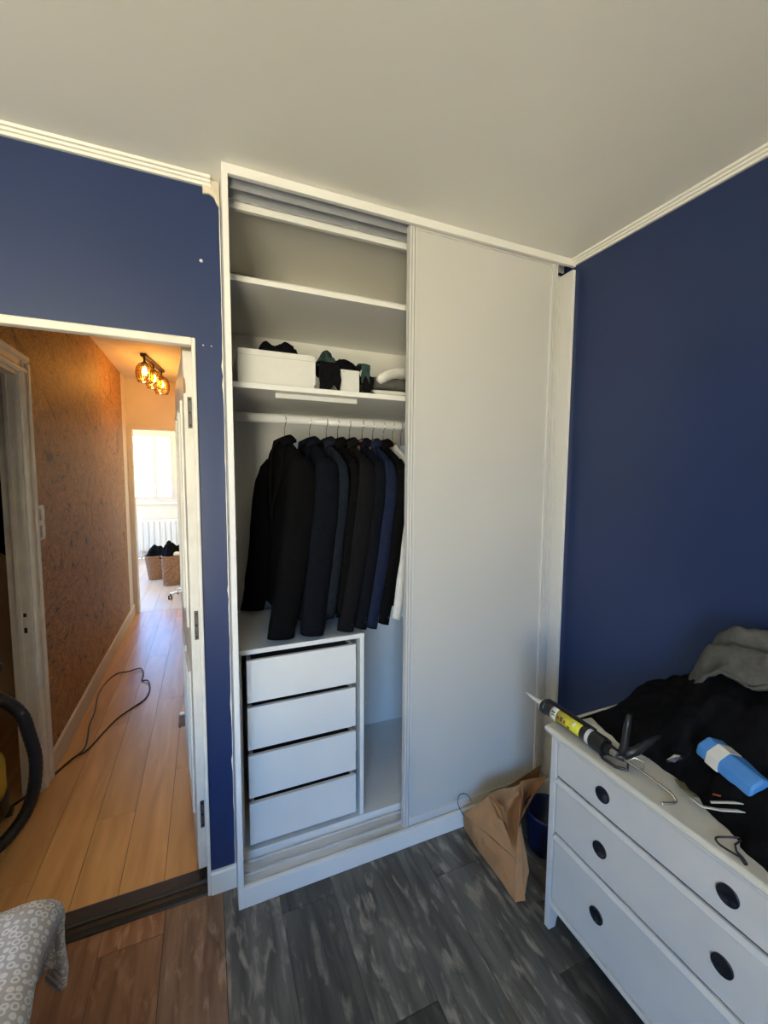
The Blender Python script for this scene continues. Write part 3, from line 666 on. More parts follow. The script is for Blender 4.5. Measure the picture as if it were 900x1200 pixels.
BODY = [(-0.070, 0.050, 0.030), (-0.092, 0.070, 0.040), (-0.115, 0.135, 0.048), (-0.142, 0.190, 0.052), (-0.17, 0.212, 0.054), (-0.22, 0.216, 0.058), (-0.34, 0.205, 0.066), (-0.48, 0.192, 0.064), (-0.60, 0.200, 0.068), (-0.72, 0.208, 0.072), (-0.815, 0.212, 0.074)]
JD = 0.036
def interp(tab, z):
    for (z0, a0, b0), (z1, a1, b1) in zip(tab, tab[1:]):
        if z1 <= z <= z0:
            t = (z0-z)/(z0-z1); t = t*t*(3-2*t)*0.4+t*0.6
            return a0+(a1-a0)*t, b0+(b1-b0)*t
    return tab[-1][1:]
def jacket(name, x, rz, m, label, thick=1.0, seed=0, lean=0.10, sl=0.90, length=0.815, fwd=0.0, group='suit jackets hanging on the rail', cat='jacket', sleeve_w=1.0, shirt=False, button='black_plastic', lapels=True):
    e = tag(empty(name, (x, RY, RZ-JD), rz), label, cat, group)
    sl -= JD; length -= 0.5*JD
    n = 36; rings = []
    zs = [-0.070-(length-0.070)*(i/26)**1.15 for i in range(27)]
    for z in zs:
        a, b = interp(BODY, max(z, -0.815))
        b *= thick; dep = (-z)/length; ring = []
        for k_ in range(n):
            t = 2*PI*k_/n; c_, s_ = math.cos(t), math.sin(t)
            fold = 0.10*dep*math.sin(5*t+seed)+0.07*dep*math.sin(9*t+2*seed+z*4)
            w = 0.012*noise.noise(Vector((c_*2+seed, s_*2, z*5)))*thick
            px_ = b*c_*(1+fold)+w-fwd*dep*0.5
            py_ = a*(abs(s_)**0.85)*(1 if s_ > 0 else -1)*(1+0.02*math.sin(seed+z*7))
            zz_ = z
            if s_*s_ < 0.12 and c_ < 0 and z > -0.16: zz_ = z-0.010
            ring.append((px_, py_, zz_))
        rings.append(ring)
    q = MB().loft(rings).build('body', m, smooth=True); q.parent = e
    for s_ in (-1, 1):
        path = [(0.0, s_*0.178, -0.140), (0.0, s_*0.205, -0.175), (-0.004, s_*0.222, -0.24), (-0.010-lean*0.05, s_*0.226, -0.34), (-0.018-lean*0.16, s_*0.222, -0.46), (-0.02-lean*0.34, s_*0.218, -0.58), (-0.02-lean*0.62, s_*0.212, -0.70), (-0.02-lean*0.85, s_*0.208, -0.80), (-0.02-lean, s_*0.206, -sl)]
        rad = [0.030, 0.060, 0.075, 0.078, 0.079, 0.079, 0.076, 0.071, 0.066]
        rad = [r_*sleeve_w*thick**0.5 for r_ in rad]
        # resample smoothly
        P2, R2 = [], []
        for i in range(len(path)-1):
            for tt in (0, 0.5):
                P2.append(Vector(path[i]).lerp(Vector(path[i+1]), tt)); R2.append(rad[i]+(rad[i+1]-rad[i])*tt)
        P2.append(Vector(path[-1])); R2.append(rad[-1])
        rings = []
        for i, (p_, r_) in enumerate(zip(P2, R2)):
            ring = []
            for k_ in range(20):
                t = 2*PI*k_/20; c_, ss = math.cos(t), math.sin(t)
                wr_ = 1+0.13*noise.noise(Vector((c_*1.5+seed*2, ss*1.5+s_, p_.z*9)))+0.05*noise.noise(Vector((c_*2+seed*2, ss*2+s_, p_.z*24)))
                # wide across (x), flat along the shoulder line (y)
                ring.append((p_.x+r_*c_*wr_*0.95, p_.y+r_*ss*0.52*wr_, p_.z+(-0.008*c_ if i == len(P2)-1 else 0)))
            rings.append(ring)
        sv = MB().loft(rings).build('sleeve', m, smooth=True); sv.parent = e
        if s_ == -1 and button:
            cx_ = P2[-1]
            for b_ in range(4):
                bo = MB().lathe([(0.006, 0), (0.006, -0.002), (0.001, -0.003)], (cx_.x+R2[-1]*0.62, cx_.y-R2[-1]*0.42, -sl+0.03+b_*0.018), 8, 'y').build('button', button); bo.parent = sv
    if lapels:
        for s_ in (-1, 1):
            def fn(u, v, s_=s_):
                z = -0.085-0.33*v
                a, b = interp(BODY, z); b = b*thick
                yi = 0.045*(1-v)**0.9; wdt = 0.075*(math.sin(PI*min(1, v*1.15+0.12))**0.8)*(1-v*0.25) if v < 0.98 else 0.002
                y_ = s_*(yi+wdt*u)
                bb = b*math.sqrt(max(0.05, 1-(y_/max(a, 0.06))**2))
                return (-bb-0.004-0.005*math.sin(PI*u)-fwd*(-z)/length*0.5-0.004*thick, y_, z)
            lp = MB().grid(fn, 6, 16).build('lapel', m, smooth=True, solid=0.004); lp.parent = e
        cl = MB().tube([(-0.046*thick, -0.052, -0.105), (-0.02, -0.062, -0.078), (0.018, -0.050, -0.062), (0.034, 0, -0.056), (0.018, 0.050, -0.062), (-0.02, 0.062, -0.078), (-0.046*thick, 0.052, -0.105)], [0.008, 0.015, 0.018, 0.019, 0.018, 0.015, 0.008], 8, (1.2, 0.6)).build('collar', m, smooth=True); cl.parent = e
    return e

G1, G2 = 'suit jackets hanging on the rail', 'hangers on the wardrobe rail'
JK = [
    # x, rz(deg), material, label, thick, seed, lean, sleeve length, sleeve width
    (0.248, 9, 'black_wool', 'black suit jacket hanging furthest left on the rail', 0.76, 1, 0.078, 0.888, 1.0),
    (0.356, 6, 'ink_navy_wool', 'inky navy jacket with four cuff buttons, second from the left', 0.70, 2, 0.050, 0.895, 0.92),
    (0.432, 4, 'steel_blue_wool', 'slate jacket third from the left, mostly hidden', 0.40, 3, 0.05, 0.80, 0.50),
    (0.484, 3, 'black_wool', 'black jacket just right of the gap on the rail', 0.38, 4, 0.05, 0.82, 0.50),
    (0.540, 2, 'charcoal_wool', 'charcoal jacket, fifth garment from the left', 0.46, 5, 0.075, 0.90, 0.84),
    (0.602, 1, 'ink_navy_wool', 'very dark navy jacket between the charcoal and the navy ones', 0.42, 6, 0.065, 0.90, 0.66),
    (0.655, 0, 'navy_wool', 'navy blue jacket, the bluest garment on the rail', 0.42, 7, 0.065, 0.905, 0.68),
    (0.708, 0, 'black_wool', 'black jacket right beside the navy blue one', 0.40, 8, 0.06, 0.895, 0.64),
]
HM = ['white_plastic', 'black_plastic', 'black_plastic', 'black_plastic', 'black_plastic', 'wood_hanger', 'wood_hanger', 'black_plastic']
HN = ['white hanger of the leftmost black jacket', 'black hanger of the inky navy jacket', 'black hanger of the mostly hidden slate jacket', 'black hanger of the black jacket just right of the gap', 'black hanger of the charcoal jacket', 'wooden hanger of the very dark navy jacket', 'wooden hanger of the navy blue jacket', 'black hanger of the black jacket beside the navy one']
for i, (x_, r_, m_, lab, th_, sd_, ln, sl_, sw) in enumerate(JK):
    hanger('clothes_hanger', x_, math.radians(r_), HM[i], HN[i], G2, 'wood' in HM[i])
    jacket('suit_jacket', x_, math.radians(r_), m_, lab, thick=th_, seed=sd_, lean=ln, sl=sl_, sleeve_w=sw, group=G1)
for i, (x_, m_, lab, hm, hl_, ln) in enumerate(((0.757, 'white_cotton', 'white shirt near the sliding door edge', 'wood_hanger', 'wooden hanger of the white shirt', 0.90), (0.800, 'pale_blue_cotton', 'pale blue shirt half hidden by the sliding door', 'white_plastic', 'white hanger of the pale blue shirt', 0.90), (0.845, 'grey_cotton', 'dark grey shirt at the sliding door edge', 'black_plastic', 'black hanger of the dark grey shirt', 0.93))):
    hanger('clothes_hanger', x_, 0, hm, hl_, G2, hm == 'wood_hanger')
    jacket('shirt', x_, 0, m_, lab, thick=0.32, seed=12+i, lean=0.05, sl=ln-0.02, length=0.80, sleeve_w=0.55, group='shirts beside the jackets', cat='shirt', button=None, lapels=False)

# ================================================================== CHEST OF DRAWERS
DZT = 0.737
cd = tag(empty('chest_of_drawers', (1.24, -0.83, 0)), 'white chest of three drawers against the dark blue wall', 'chest of drawers')
DY0, DY1, DX = -1.20, -0.462, 0.993     # near end, far end, front plane
mb = MB(); R = 0.011
tp = []
for i in range(9):
    a = PI/2+PI*i/8; tp.append((0.982+R*math.cos(a), DZT-R+R*math.sin(a)))
tp += [(1.488, DZT-2*R), (1.488, DZT)]
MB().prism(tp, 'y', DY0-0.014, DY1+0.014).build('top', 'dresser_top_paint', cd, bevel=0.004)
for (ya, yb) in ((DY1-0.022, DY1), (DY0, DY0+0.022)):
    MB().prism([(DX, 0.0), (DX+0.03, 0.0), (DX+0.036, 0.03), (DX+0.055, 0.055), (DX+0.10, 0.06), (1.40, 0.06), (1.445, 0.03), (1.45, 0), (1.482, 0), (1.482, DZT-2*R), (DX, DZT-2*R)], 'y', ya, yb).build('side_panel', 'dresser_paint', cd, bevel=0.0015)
bx((1.472, DY0+0.022, 0.06), (1.480, DY1-0.022, DZT-2*R)).build('back_panel', 'dresser_paint', cd)
for z_ in (0.569, 0.366):
    MB().box((DX+0.012, DY0+0.022, z_-0.010), (1.44, DY1-0.022, z_+0.004)).build('divider', 'shadow_black', cd)  # coloured dark to paint in the shadow line between drawers
MB().box((DX-0.004, DY0+0.022, 0.098), (1.44, DY1-0.022, 0.112)).build('bottom_rail', 'dresser_paint', cd, bevel=0.003)
for (z0, z1) in ((0.574, 0.712), (0.371, 0.564), (0.115, 0.361)):
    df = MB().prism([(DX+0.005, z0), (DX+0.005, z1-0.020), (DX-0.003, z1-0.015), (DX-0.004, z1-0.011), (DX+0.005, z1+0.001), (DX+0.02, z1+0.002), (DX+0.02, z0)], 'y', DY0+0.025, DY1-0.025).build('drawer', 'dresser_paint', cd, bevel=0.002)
    zk = {0.574: 0.633, 0.371: 0.457, 0.115: 0.240}[z0]
    for yk in (-0.662, -0.991):
        MB().lathe([(0.0235, 0), (0.0235, -0.0035), (0.021, -0.0045), (0.019, -0.0025), (0.001, -0.001)], (DX+0.005, yk, zk), 28, 'x').build('finger_pull', 'knob_black', df, smooth=True)

# ------------------------------------------------------------------ caulking gun (axis along the dresser edge)
gx, gz = 1.020, DZT+0.030
cg = tag(empty('caulking_gun', (gx, -0.55, DZT)), 'black caulking gun with a yellow-labelled cartridge on the dresser edge', 'caulking gun')
a0, a1 = -0.392, -0.600          # barrel front, barrel rear
def yl(prof, n=20, x_=gx, z_=gz): return MB().lathe(prof, (x_, 0, z_), n, 'y')
yl([(0.0225, a1+0.004), (0.0225, a0-0.012)], 28).build('cartridge', 'black_plastic', cg, smooth=False)
def arc_band(y0, y1, t0, t1, r, m, nm='label'):
    def fn(u, v):
        t = math.radians(t0+(t1-t0)*u); return (gx+r*math.cos(t), y0+(y1-y0)*v, gz+r*math.sin(t))
    return MB().grid(fn, 12, 2).build(nm, m, cg, smooth=True, solid=0.0006)
arc_band(-0.445, -0.470, 95, 205, 0.0232, 'paper_white', 'white_label')
arc_band(-0.472, -0.566, 95, 205, 0.0232, 'label_yellow', 'yellow_label')
arc_band(-0.445, -0.472, 205, 250, 0.0231, 'label_yellow', 'yellow_label')
for (ya, yb, t0, t1, m) in ((-0.478, -0.486, 150, 172, 'label_red'), (-0.489, -0.499, 140, 176, 'label_print'), (-0.504, -0.512, 150, 176, 'label_red'), (-0.533, -0.546, 122, 150, 'paper_white'), (-0.520, -0.530, 176, 196, 'label_print'), (-0.449, -0.465, 138, 150, 'label_print'), (-0.452, -0.467, 160, 170, 'label_print')):
    arc_band(ya, yb, t0, t1, 0.0237, m, 'label_print')
yl([(0.0245, a1), (0.0245, a1+0.012)], 24).build('band', 'white_plastic', cg, smooth=False)
yl([(0.024, a0-0.006), (0.024, a0-0.002)], 24).build('band', 'white_plastic', cg)
yl([(0.0255, a1-0.048), (0.0265, a1-0.040), (0.0265, a1-0.004), (0.024, a1)], 24).build('rear_cap', 'black_plastic', cg, smooth=False)
yl([(0.0235, a0-0.022), (0.0255, a0-0.020), (0.0255, a0-0.006), (0.019, a0), (0.008, a0+0.001)], 24).build('front_cap', 'black_plastic', cg)
MB().tube([(gx, a0, gz), (gx, a0+0.025, gz+0.001), (gx-0.001, a0+0.050, gz+0.002), (gx-0.003, a0+0.085, gz+0.006)], [0.0105, 0.0078, 0.0062, 0.0030], 12).build('nozzle', 'white_plastic', cg, smooth=True)
MB().box((gx+0.006, a1, gz+0.019), (gx+0.018, a0-0.01, gz+0.0265)).build('barrel_rail', 'black_plastic', cg, bevel=0.002)
# handle group lies to the wall side
MB().tube([(gx-0.002, a1-0.045, gz), (gx, a1-0.075, gz+0.002), (gx+0.004, a1-0.105, gz+0.001)], [0.020, 0.014, 0.010], 10).build('frame', 'black_plastic', cg, smooth=True)
MB().tube([(gx+0.006, a1-0.095, gz+0.004), (gx+0.010, a1-0.100, gz+0.045), (gx+0.016, a1-0.100, gz+0.092), (gx+0.018, a1-0.104, gz+0.128)], [0.014, 0.0125, 0.0115, 0.0085], 8, (1, 0.8)).build('trigger', 'black_plastic', cg, smooth=True)
MB().tube([(gx+0.008, a1-0.095, gz+0.004), (gx+0.045, a1-0.112, gz+0.018), (gx+0.095, a1-0.120, gz+0.040), (gx+0.130, a1-0.125, gz+0.052)], [0.015, 0.014, 0.010, 0.006], 8, (1, 0.8)).build('handle', 'black_plastic', cg, smooth=True)
MB().tube([(gx-0.012, a1-0.03, gz-0.016), (gx-0.020, a1-0.055, gz-0.0245), (gx-0.016, a1-0.095, gz-0.0255), (gx, a1-0.12, gz-0.022), (gx+0.006, a1-0.115, gz-0.004)], [0.004]*5, 8).build('trigger_guard', 'black_plastic', cg, smooth=True)
yl([(0.009, a1-0.095), (0.009, a1-0.075)], 12, gx-0.012, gz+0.008).build('release_screw', 'steel', cg)
rod = [(gx+0.002, a1-0.09, gz), (gx+0.004, a1-0.14, gz-0.003), (gx+0.010, a1-0.225, gz-0.012), (gx+0.010, a1-0.243, gz-0.018), (gx+0.006, a1-0.250, gz-0.0235), (gx-0.010, a1-0.246, gz-0.0262), (gx-0.030, a1-0.236, gz-0.0268)]
MB().tube(smooth_path(rod), 0.0040, 10).build('plunger_rod', 'chrome', cg, smooth=True)
MB().tube([(gx+0.002, a1-0.115, gz), (gx+0.020, a1-0.125, gz+0.012), (gx+0.040, a1-0.140, gz+0.004), (gx+0.030, a1-0.145, gz-0.012), (gx+0.004, a1-0.122, gz-0.006)], 0.0022, 8).build('hang_loop', 'steel', cg, smooth=True)

# ------------------------------------------------------------------ pile on the dresser
def field(name, outline_fn, hfn, m, label, cat, nu=48, nv=36, base=DZT):
    """garment heap as a closed height field over the dresser top: u along y, v from front edge to wall"""
    top = []; bot = []
    for j in range(nv+1):
        for i in range(nu+1):
            u, v = i/nu, j/nv
            x_, y_ = outline_fn(u, v)
            e = min(1.0, min(u, 1-u)*22, v*7, (1-v)*60)
            h = hfn(x_, y_, u, v)*math.sqrt(max(0.0, e))
            top.append((x_, y_, base+0.0015+max(0, h))); bot.append((x_, y_, base+0.001))
    N = (nu+1)*(nv+1); fs = []
    idx = lambda i, j: j*(nu+1)+i
    for j in range(nv):
        for i in range(nu):
            fs.append((idx(i, j), idx(i+1, j), idx(i+1, j+1), idx(i, j+1)))
            fs.append((N+idx(i, j), N+idx(i, j+1), N+idx(i+1, j+1), N+idx(i+1, j)))
    for i in range(nu):
        fs.append((idx(i, 0), N+idx(i, 0), N+idx(i+1, 0), idx(i+1, 0))); fs.append((idx(i, nv), idx(i+1, nv), N+idx(i+1, nv), N+idx(i, nv)))
    for j in range(nv):
        fs.append((idx(0, j), idx(0, j+1), N+idx(0, j+1), N+idx(0, j))); fs.append((idx(nu, j), N+idx(nu, j), N+idx(nu, j+1), idx(nu, j+1)))
    return tag(MB().add(top+bot, fs).build(name, m, smooth=True), label, cat)
def front_edge(y_):
    # front limit of the black heap on the dresser top
    pts = [(-0.47, 1.16), (-0.56, 1.13), (-0.65, 1.110), (-0.70, 1.135), (-0.80, 1.120), (-0.86, 1.105), (-0.90, 1.075), (-0.95, 1.06), (-1.02, 1.03), (-1.18, 1.02)]
    for (ya, xa), (yb, xb) in zip(pts, pts[1:]):
        if yb <= y_ <= ya:
            t = (ya-y_)/(ya-yb); return xa+(xb-xa)*t
    return pts[-1][1]
def ol(u, v):
    y_ = -0.468-(1.185-0.468)*u
    xf = front_edge(y_)+0.006*noise.noise(Vector((y_*30, 0, 3)))
    return xf+(1.478-xf)*v, y_
def crest(y_):
    pts = [(-0.46, 0.06), (-0.56, 0.125), (-0.64, 0.175), (-0.72, 0.24), (-0.80, 0.285), (-0.90, 0.30), (-1.0, 0.29), (-1.2, 0.26)]
    for (ya, xa), (yb, xb) in zip(pts, pts[1:]):
        if yb <= y_ <= ya:
            t = (ya-y_)/(ya-yb); t = t*t*(3-2*t); return xa+(xb-xa)*t
    return 0.2
def hf_(x_, y_, u, v):
    c_ = crest(y_)
    s = 0.18+0.82*(min(1, v/0.75)**1.1)
    if y_ < -0.78 and v < 0.5: s *= 0.55+0.45*v*2*0.8
    f = 0.022*noise.noise(Vector((x_*13, y_*9, 1)))+0.010*noise.noise(Vector((x_*30, y_*24, 4)))
    return c_*s+f
field('black_clothes', ol, hf_, 'black_cotton', 'large heap of black clothes piled on the white dresser against the wall', 'clothing', 64, 44)

# grey sweater draped over the top of the heap
def gs(u, v):
    y_ = -0.655-0.50*u
    # cross profile: hangs in a thick band over the crest, higher towards the near end
    ctr = 1.405-0.10*u
    x_ = ctr+0.085-0.125*v-0.02*math.sin(u*5)
    base = DZT+hf_(max(x_, front_edge(y_)+0.01), y_, u, min(1, max(0.05, (x_-front_edge(y_))/(1.478-front_edge(y_)))))
    arch = 0.055*math.sin(PI*min(1, u*1.35+0.06))+0.02*u
    roll = 0.035*math.sin(PI*v)
    f = 0.020*math.sin(v*19+4*noise.noise(Vector((u*4, v*3, 2))))+0.012*noise.noise(Vector((u*14, v*9, 7)))
    tail = -0.06*max(0, 0.16-u)/0.16
    return (min(x_, 1.488), y_, base+0.012+arch*(1-0.25*v)+roll+f+tail)
tag(MB().grid(gs, 46, 30).build('grey_sweater', 'grey_cotton', smooth=True, solid=0.012), 'crumpled grey sweater thrown over the black heap', 'clothing')
# white sheet of paper stuck between heap and wall
tag(MB().prism([(-0.505, 0.800), (-0.540, 0.833), (-0.590, 0.836), (-0.600, 0.805), (-0.58, 0.79)], 'x', 1.405, 1.4065).build('paper_sheet', 'paper_white'), 'white paper corner poking out behind the black heap', 'paper')
tag(MB().prism([(1.075, -0.50), (1.120, -0.47), (1.150, -0.64), (1.128, -0.66), (1.098, -0.575)], 'z', DZT, DZT+0.0012).build('paper_sheet', 'paper_white'), 'white paper on the dresser beside the caulking gun', 'paper')
# blue block with white band
def blk(x0, x1, m, nm, par, grow=0.0):
    pr = [(-0.045-grow, -0.022-grow), (0.045+grow, -0.030-grow), (0.052+grow, 0.0), (0.036, 0.028+grow), (-0.030, 0.030+grow), (-0.052-grow, 0.004)]
    q = MB(); n = len(pr)
    vs = [(a, t, b) for t in (x0, x1) for (a, b) in pr]
    q.add(vs, [tuple(range(n))[::-1], tuple(range(n, 2*n))]+[(i, (i+1) % n, n+(i+1) % n, n+i) for i in range(n)])
    o = q.build(nm, m, bevel=0.006 if not grow else 0.0); o.parent = par
    return o
be = tag(empty('blue_package', (1.19, -0.90, DZT+0.082)), 'bright blue package with a white band on the black heap', 'package')
be.rotation_euler = (0.10, 0.30, math.radians(-14)); be.scale = (1.0, 0.92, 1.1)
blk(-0.085, 0.085, 'sky_blue_foam', 'body', be); blk(0.012, 0.050, 'paper_white', 'band', be, 0.0012)
# white strap with olive tag
st = tag(empty('lanyard', (1.10, -0.93, DZT)), 'white lanyard with an olive card in front of the blue package', 'lanyard')
def ribbon(pts, w, m, nm, par, t=0.0012):
    P = [Vector(p) for p in pts]
    def fn(u, v):
        f = u*(len(P)-1); i = min(int(f), len(P)-2); p = P[i].lerp(P[i+1], f-i)
        d = (P[i+1]-P[i]).normalized(); s = d.cross(Vector((0, 0, 1))).normalized()
        return p+s*(v-0.5)*w+Vector((0, 0, 0.25*w*(v-0.5)))
    return MB().grid(fn, 30, 2).build(nm, m, par, smooth=True, solid=t)
ribbon([(1.085, -0.845, DZT+0.012), (1.060, -0.870, DZT+0.020), (1.050, -0.900, DZT+0.024), (1.065, -0.930, DZT+0.034), (1.100, -0.965, DZT+0.046), (1.14, -1.02, DZT+0.055), (1.16, -1.08, DZT+0.06)], 0.014, 'paper_white', 'strap', st)
ribbon([(1.070, -0.905, DZT+0.034), (1.090, -0.930, DZT+0.046), (1.125, -0.965, DZT+0.058), (1.17, -1.03, DZT+0.064)], 0.012, 'paper_white', 'strap', st)
ribbon([(1.100, -0.812, DZT+0.016), (1.075, -0.840, DZT+0.022), (1.062, -0.872, DZT+0.026)], 0.024, 'olive_print', 'card', st)
ribbon([(1.086, -0.900, DZT+0.047), (1.092, -0.915, DZT+0.051)], 0.010, 'label_red', 'red_mark', st)
# small black wallet with metal
sp = tag(empty('small_accessory', (1.145, -0.775, DZT)), 'small black object with a bright silver edge on the heap', 'accessory')
MB().tube([(1.120, -0.765, DZT+0.036), (1.128, -0.785, DZT+0.052), (1.150, -0.795, DZT+0.058), (1.152, -0.775, DZT+0.05)], 0.0045, 8, (1, 0.6), closed=True).build('frame', 'black_plastic', sp, smooth=True)
MB().add([(1.118, -0.764, DZT+0.040), (1.122, -0.785, DZT+0.044), (1.134, -0.792, DZT+0.066), (1.130, -0.778, DZT+0.062)], [(0, 1, 2, 3)]).build('silver_edge', 'chrome', sp, solid=0.002)
# black pouch with drawstring
pc = tag(empty('black_pouch', (1.05, -1.06, DZT)), 'black drawstring pouch near the front edge of the dresser', 'pouch')
q = heap('body', (1.065, -1.055, DZT), 0.055, 0.090, 0.045, 'black_cotton', pc, seed=31, fold=0.012, fs=20, n=36, rz=-0.35)
MB().tube(smooth_path([(1.040, -0.985, DZT+0.016), (1.020, -0.962, DZT+0.006), (1.005, -0.955, DZT+0.003), (0.994, -0.968, DZT+0.0025), (0.996, -0.992, DZT+0.003), (0.998, -1.008, DZT+0.004)]), 0.0022, 8).build('drawstring', 'black_plastic', pc, smooth=True)
MB().tube([(1.036, -0.990, DZT+0.016), (1.022, -0.985, DZT+0.006), (1.008, -0.995, DZT+0.004), (0.999, -1.010, DZT+0.004), (0.990, -1.022, DZT+0.004)], [0.0022, 0.0022, 0.0022, 0.0045, 0.0042], 8).build('drawstring', 'black_plastic', pc, smooth=True)

# ------------------------------------------------------------------ paper bag in the corner
bg_ = tag(empty('paper_bag', (1.05, -0.2, 0)), 'crumpled brown paper bag slumped against the wardrobe door', 'bag')
def patch(A, B, C_, D_, nu, nv, amp, seed, sag=0.0):
    A, B, C_, D_ = map(Vector, (A, B, C_, D_))
    def fn(u, v):
        p = A.lerp(B, u).lerp(D_.lerp(C_, u), v)
        w = math.sin(PI*u)*math.sin(PI*v)
        d = Vector((noise.noise(p*9+Vector((seed, 0, 0))), noise.noise(p*9+Vector((0, seed, 5))), noise.noise(p*9+Vector((3, 0, seed)))))
        d += 0.5*Vector((noise.noise(p*22+Vector((seed, 0, 0))), noise.noise(p*22+Vector((0, seed, 5))), noise.noise(p*22+Vector((3, 0, seed)))))
        p = p+d*amp*1.5*(0.35+0.65*w)
        p = p+Vector((0.35, 0.55, -0.75))*sag*w**1.3
        p.z = max(p.z, 0.002); p.y = min(p.y, -0.006)
        return p
    return MB().grid(fn, nu, nv)
F_, K_, T_ = (0.948, -0.365, 0.003), (0.955, -0.014, 0.003), (1.012, -0.11, 0.218)
patch(F_, K_, (0.935, -0.045, 0.105), (1.000, -0.30, 0.10), 12, 10, 0.010, 1).build('side', 'kraft_paper', bg_, solid=0.0012)
patch((1.000, -0.30, 0.10), (0.935, -0.045, 0.105), T_, (1.02, -0.18, 0.20), 10, 8, 0.010, 1.4).build('side', 'kraft_paper', bg_, solid=0.0012)
patch(F_, (0.985, -0.378, 0.003), (1.055, -0.25, 0.195), (1.000, -0.295, 0.105), 8, 12, 0.012, 2).build('front', 'kraft_paper', bg_, solid=0.0012)
patch((1.000, -0.30, 0.10), (1.050, -0.26, 0.19), (1.20, -0.11, 0.222), T_, 18, 18, 0.018, 3, 0.085).build('front', 'kraft_paper', bg_, solid=0.0012)
patch((0.975, -0.372, 0.003), (1.040, -0.335, 0.06), (1.065, -0.25, 0.185), (1.02, -0.28, 0.12), 8, 12, 0.012, 4).build('front', 'kraft_paper', bg_, solid=0.0012)
patch((1.050, -0.25, 0.185), (1.150, -0.20, 0.20), (1.36, -0.10, 0.205), (1.19, -0.10, 0.225), 14, 12, 0.014, 5, 0.07).build('rim', 'kraft_paper', bg_, solid=0.0012)
patch((0.955, -0.014, 0.003), (1.36, -0.02, 0.003), (1.36, -0.05, 0.22), (0.935, -0.045, 0.105), 14, 10, 0.008, 6).build('back', 'kraft_paper', bg_, solid=0.0012)
patch((0.99, -0.20, 0.195), (1.035, -0.21, 0.16), (1.052, -0.16, 0.19), T_, 8, 8, 0.004, 7).build('folded_corner', 'kraft_paper', bg_, solid=0.0012)
# dark blue bin liner / bin behind the drawers
bb = tag(empty('waste_bin', (1.235, -0.22, 0)), 'dark blue bin squeezed between the paper bag and the drawers', 'bin')
mb = MB(); rings = []
for (r_, z_) in ((0.070, 0.0), (0.076, 0.04), (0.086, 0.15), (0.092, 0.165), (0.086, 0.172), (0.078, 0.160), (0.066, 0.01)):
    rings.append([(1.235+r_*math.cos(2*PI*k_/28)*(1+0.03*noise.noise(Vector((k_*0.7, z_*20, 1)))), -0.22+r_*math.sin(2*PI*k_/28), z_) for k_ in range(28)])
mb.loft(rings).build('body', 'blue_bag', bb, smooth=True)
# thin cable loop against the sliding door
tag(MB().tube(smooth_path([(0.976, -0.020, 0.002), (0.962, -0.015, 0.05), (0.940, -0.006, 0.096), (0.932, 0.004, 0.125), (0.942, 0.010, 0.147), (0.965, 0.012, 0.150), (0.99, 0.010, 0.135), (1.005, 0.004, 0.11)]), 0.0018, 6).build('thin_cable', 'grey_cotton', smooth=True), 'thin grey cable looping up against the sliding door', 'cable')
tag(MB().tube([(1.02, -0.40, 0.004), (1.06, -0.405, 0.003), (1.10, -0.385, 0.003), (1.16, -0.40, 0.004), (1.22, -0.42, 0.003)], 0.003, 6).build('black_cable', 'black_plastic', smooth=True), 'black cable on the floor beside the drawers', 'cable')

# ================================================================== BED CORNER
bed = tag(empty('bed', (-1.2, -1.2, 0)), 'bed at lower left, only its patterned corner in view', 'bed')
MB().box((-2.0, -2.15, 0.16), (-0.555, -0.36, 0.30)).build('frame', 'bed_wood', bed, bevel=0.01)
for (x_, y_) in ((-0.61, -0.42), (-1.94, -0.42), (-0.61, -2.09), (-1.94, -2.09)):
    MB().lathe([(0.022, 0), (0.030, 0.16)], (x_, y_, 0), 14).build('leg', 'bed_wood', bed, smooth=True)
MB().box((-1.98, -2.12, 0.30), (-0.56, -0.36, 0.42)).build('mattress', 'mattress_cloth', bed, bevel=0.04)
# duvet: rounded sheet draping over the right and far edges
BX1, BY1, ZT = -0.445, -0.235, 0.510
def duv(s, t):
    # s: distance across x (from left), t: along y; both run over the top and then down
    x0, y0 = -1.95, -2.10
    sx_ = s*((BX1-x0)+0.17); ty_ = t*((BY1-y0)+0.17)
    def wrap(d, top, r=0.07):
        # returns (horizontal, drop)
        if d < top-r: return d, 0.0
        a = (d-(top-r))/r
        if a < PI/2: return top-r+r*math.sin(a), r*(1-math.cos(a))
        return top, r+(d-(top-r)-r*PI/2)
    hx, dx = wrap(sx_, BX1-x0); hy, dy = wrap(ty_, BY1-y0)
    x_, y_ = x0+hx, y0+hy
    z_ = ZT-max(dx, dy)-0.25*min(dx, dy)
    dd = max(dx, dy)
    if dd > 0.04:
        wv = 0.030*math.sin((ty_ if dx >= dy else sx_)*13+1.2)*min(1, dd/0.15)
        if dx >= dy: x_ += wv*0.6-0.32*(dd-0.04)
        else: y_ += wv*0.6-0.2*(dd-0.04)
    x_ += 0.012*noise.noise(Vector((x_*7, y_*7, z_*7))); z_ += 0.022*noise.noise(Vector((x_*4, y_*4, 3)))+0.008*noise.noise(Vector((x_*11, y_*11, 5)))
    return (x_, y_, max(z_, 0.17)), (sx_, ty_)
mb = MB(); uvs = []; nu, nv = 90, 100; vs = []
for j in range(nv+1):
    for i in range(nu+1):
        # concentrate vertices at the visible corner
        s = 1-(1-i/nu)**1.6; t = 1-(1-j/nv)**1.6
        p, uv = duv(s, t); vs.append(p); uvs.append(uv)
fs = [(j*(nu+1)+i, j*(nu+1)+i+1, (j+1)*(nu+1)+i+1, (j+1)*(nu+1)+i) for j in range(nv) for i in range(nu)]
mb.add(vs, fs); mb.uv = uvs
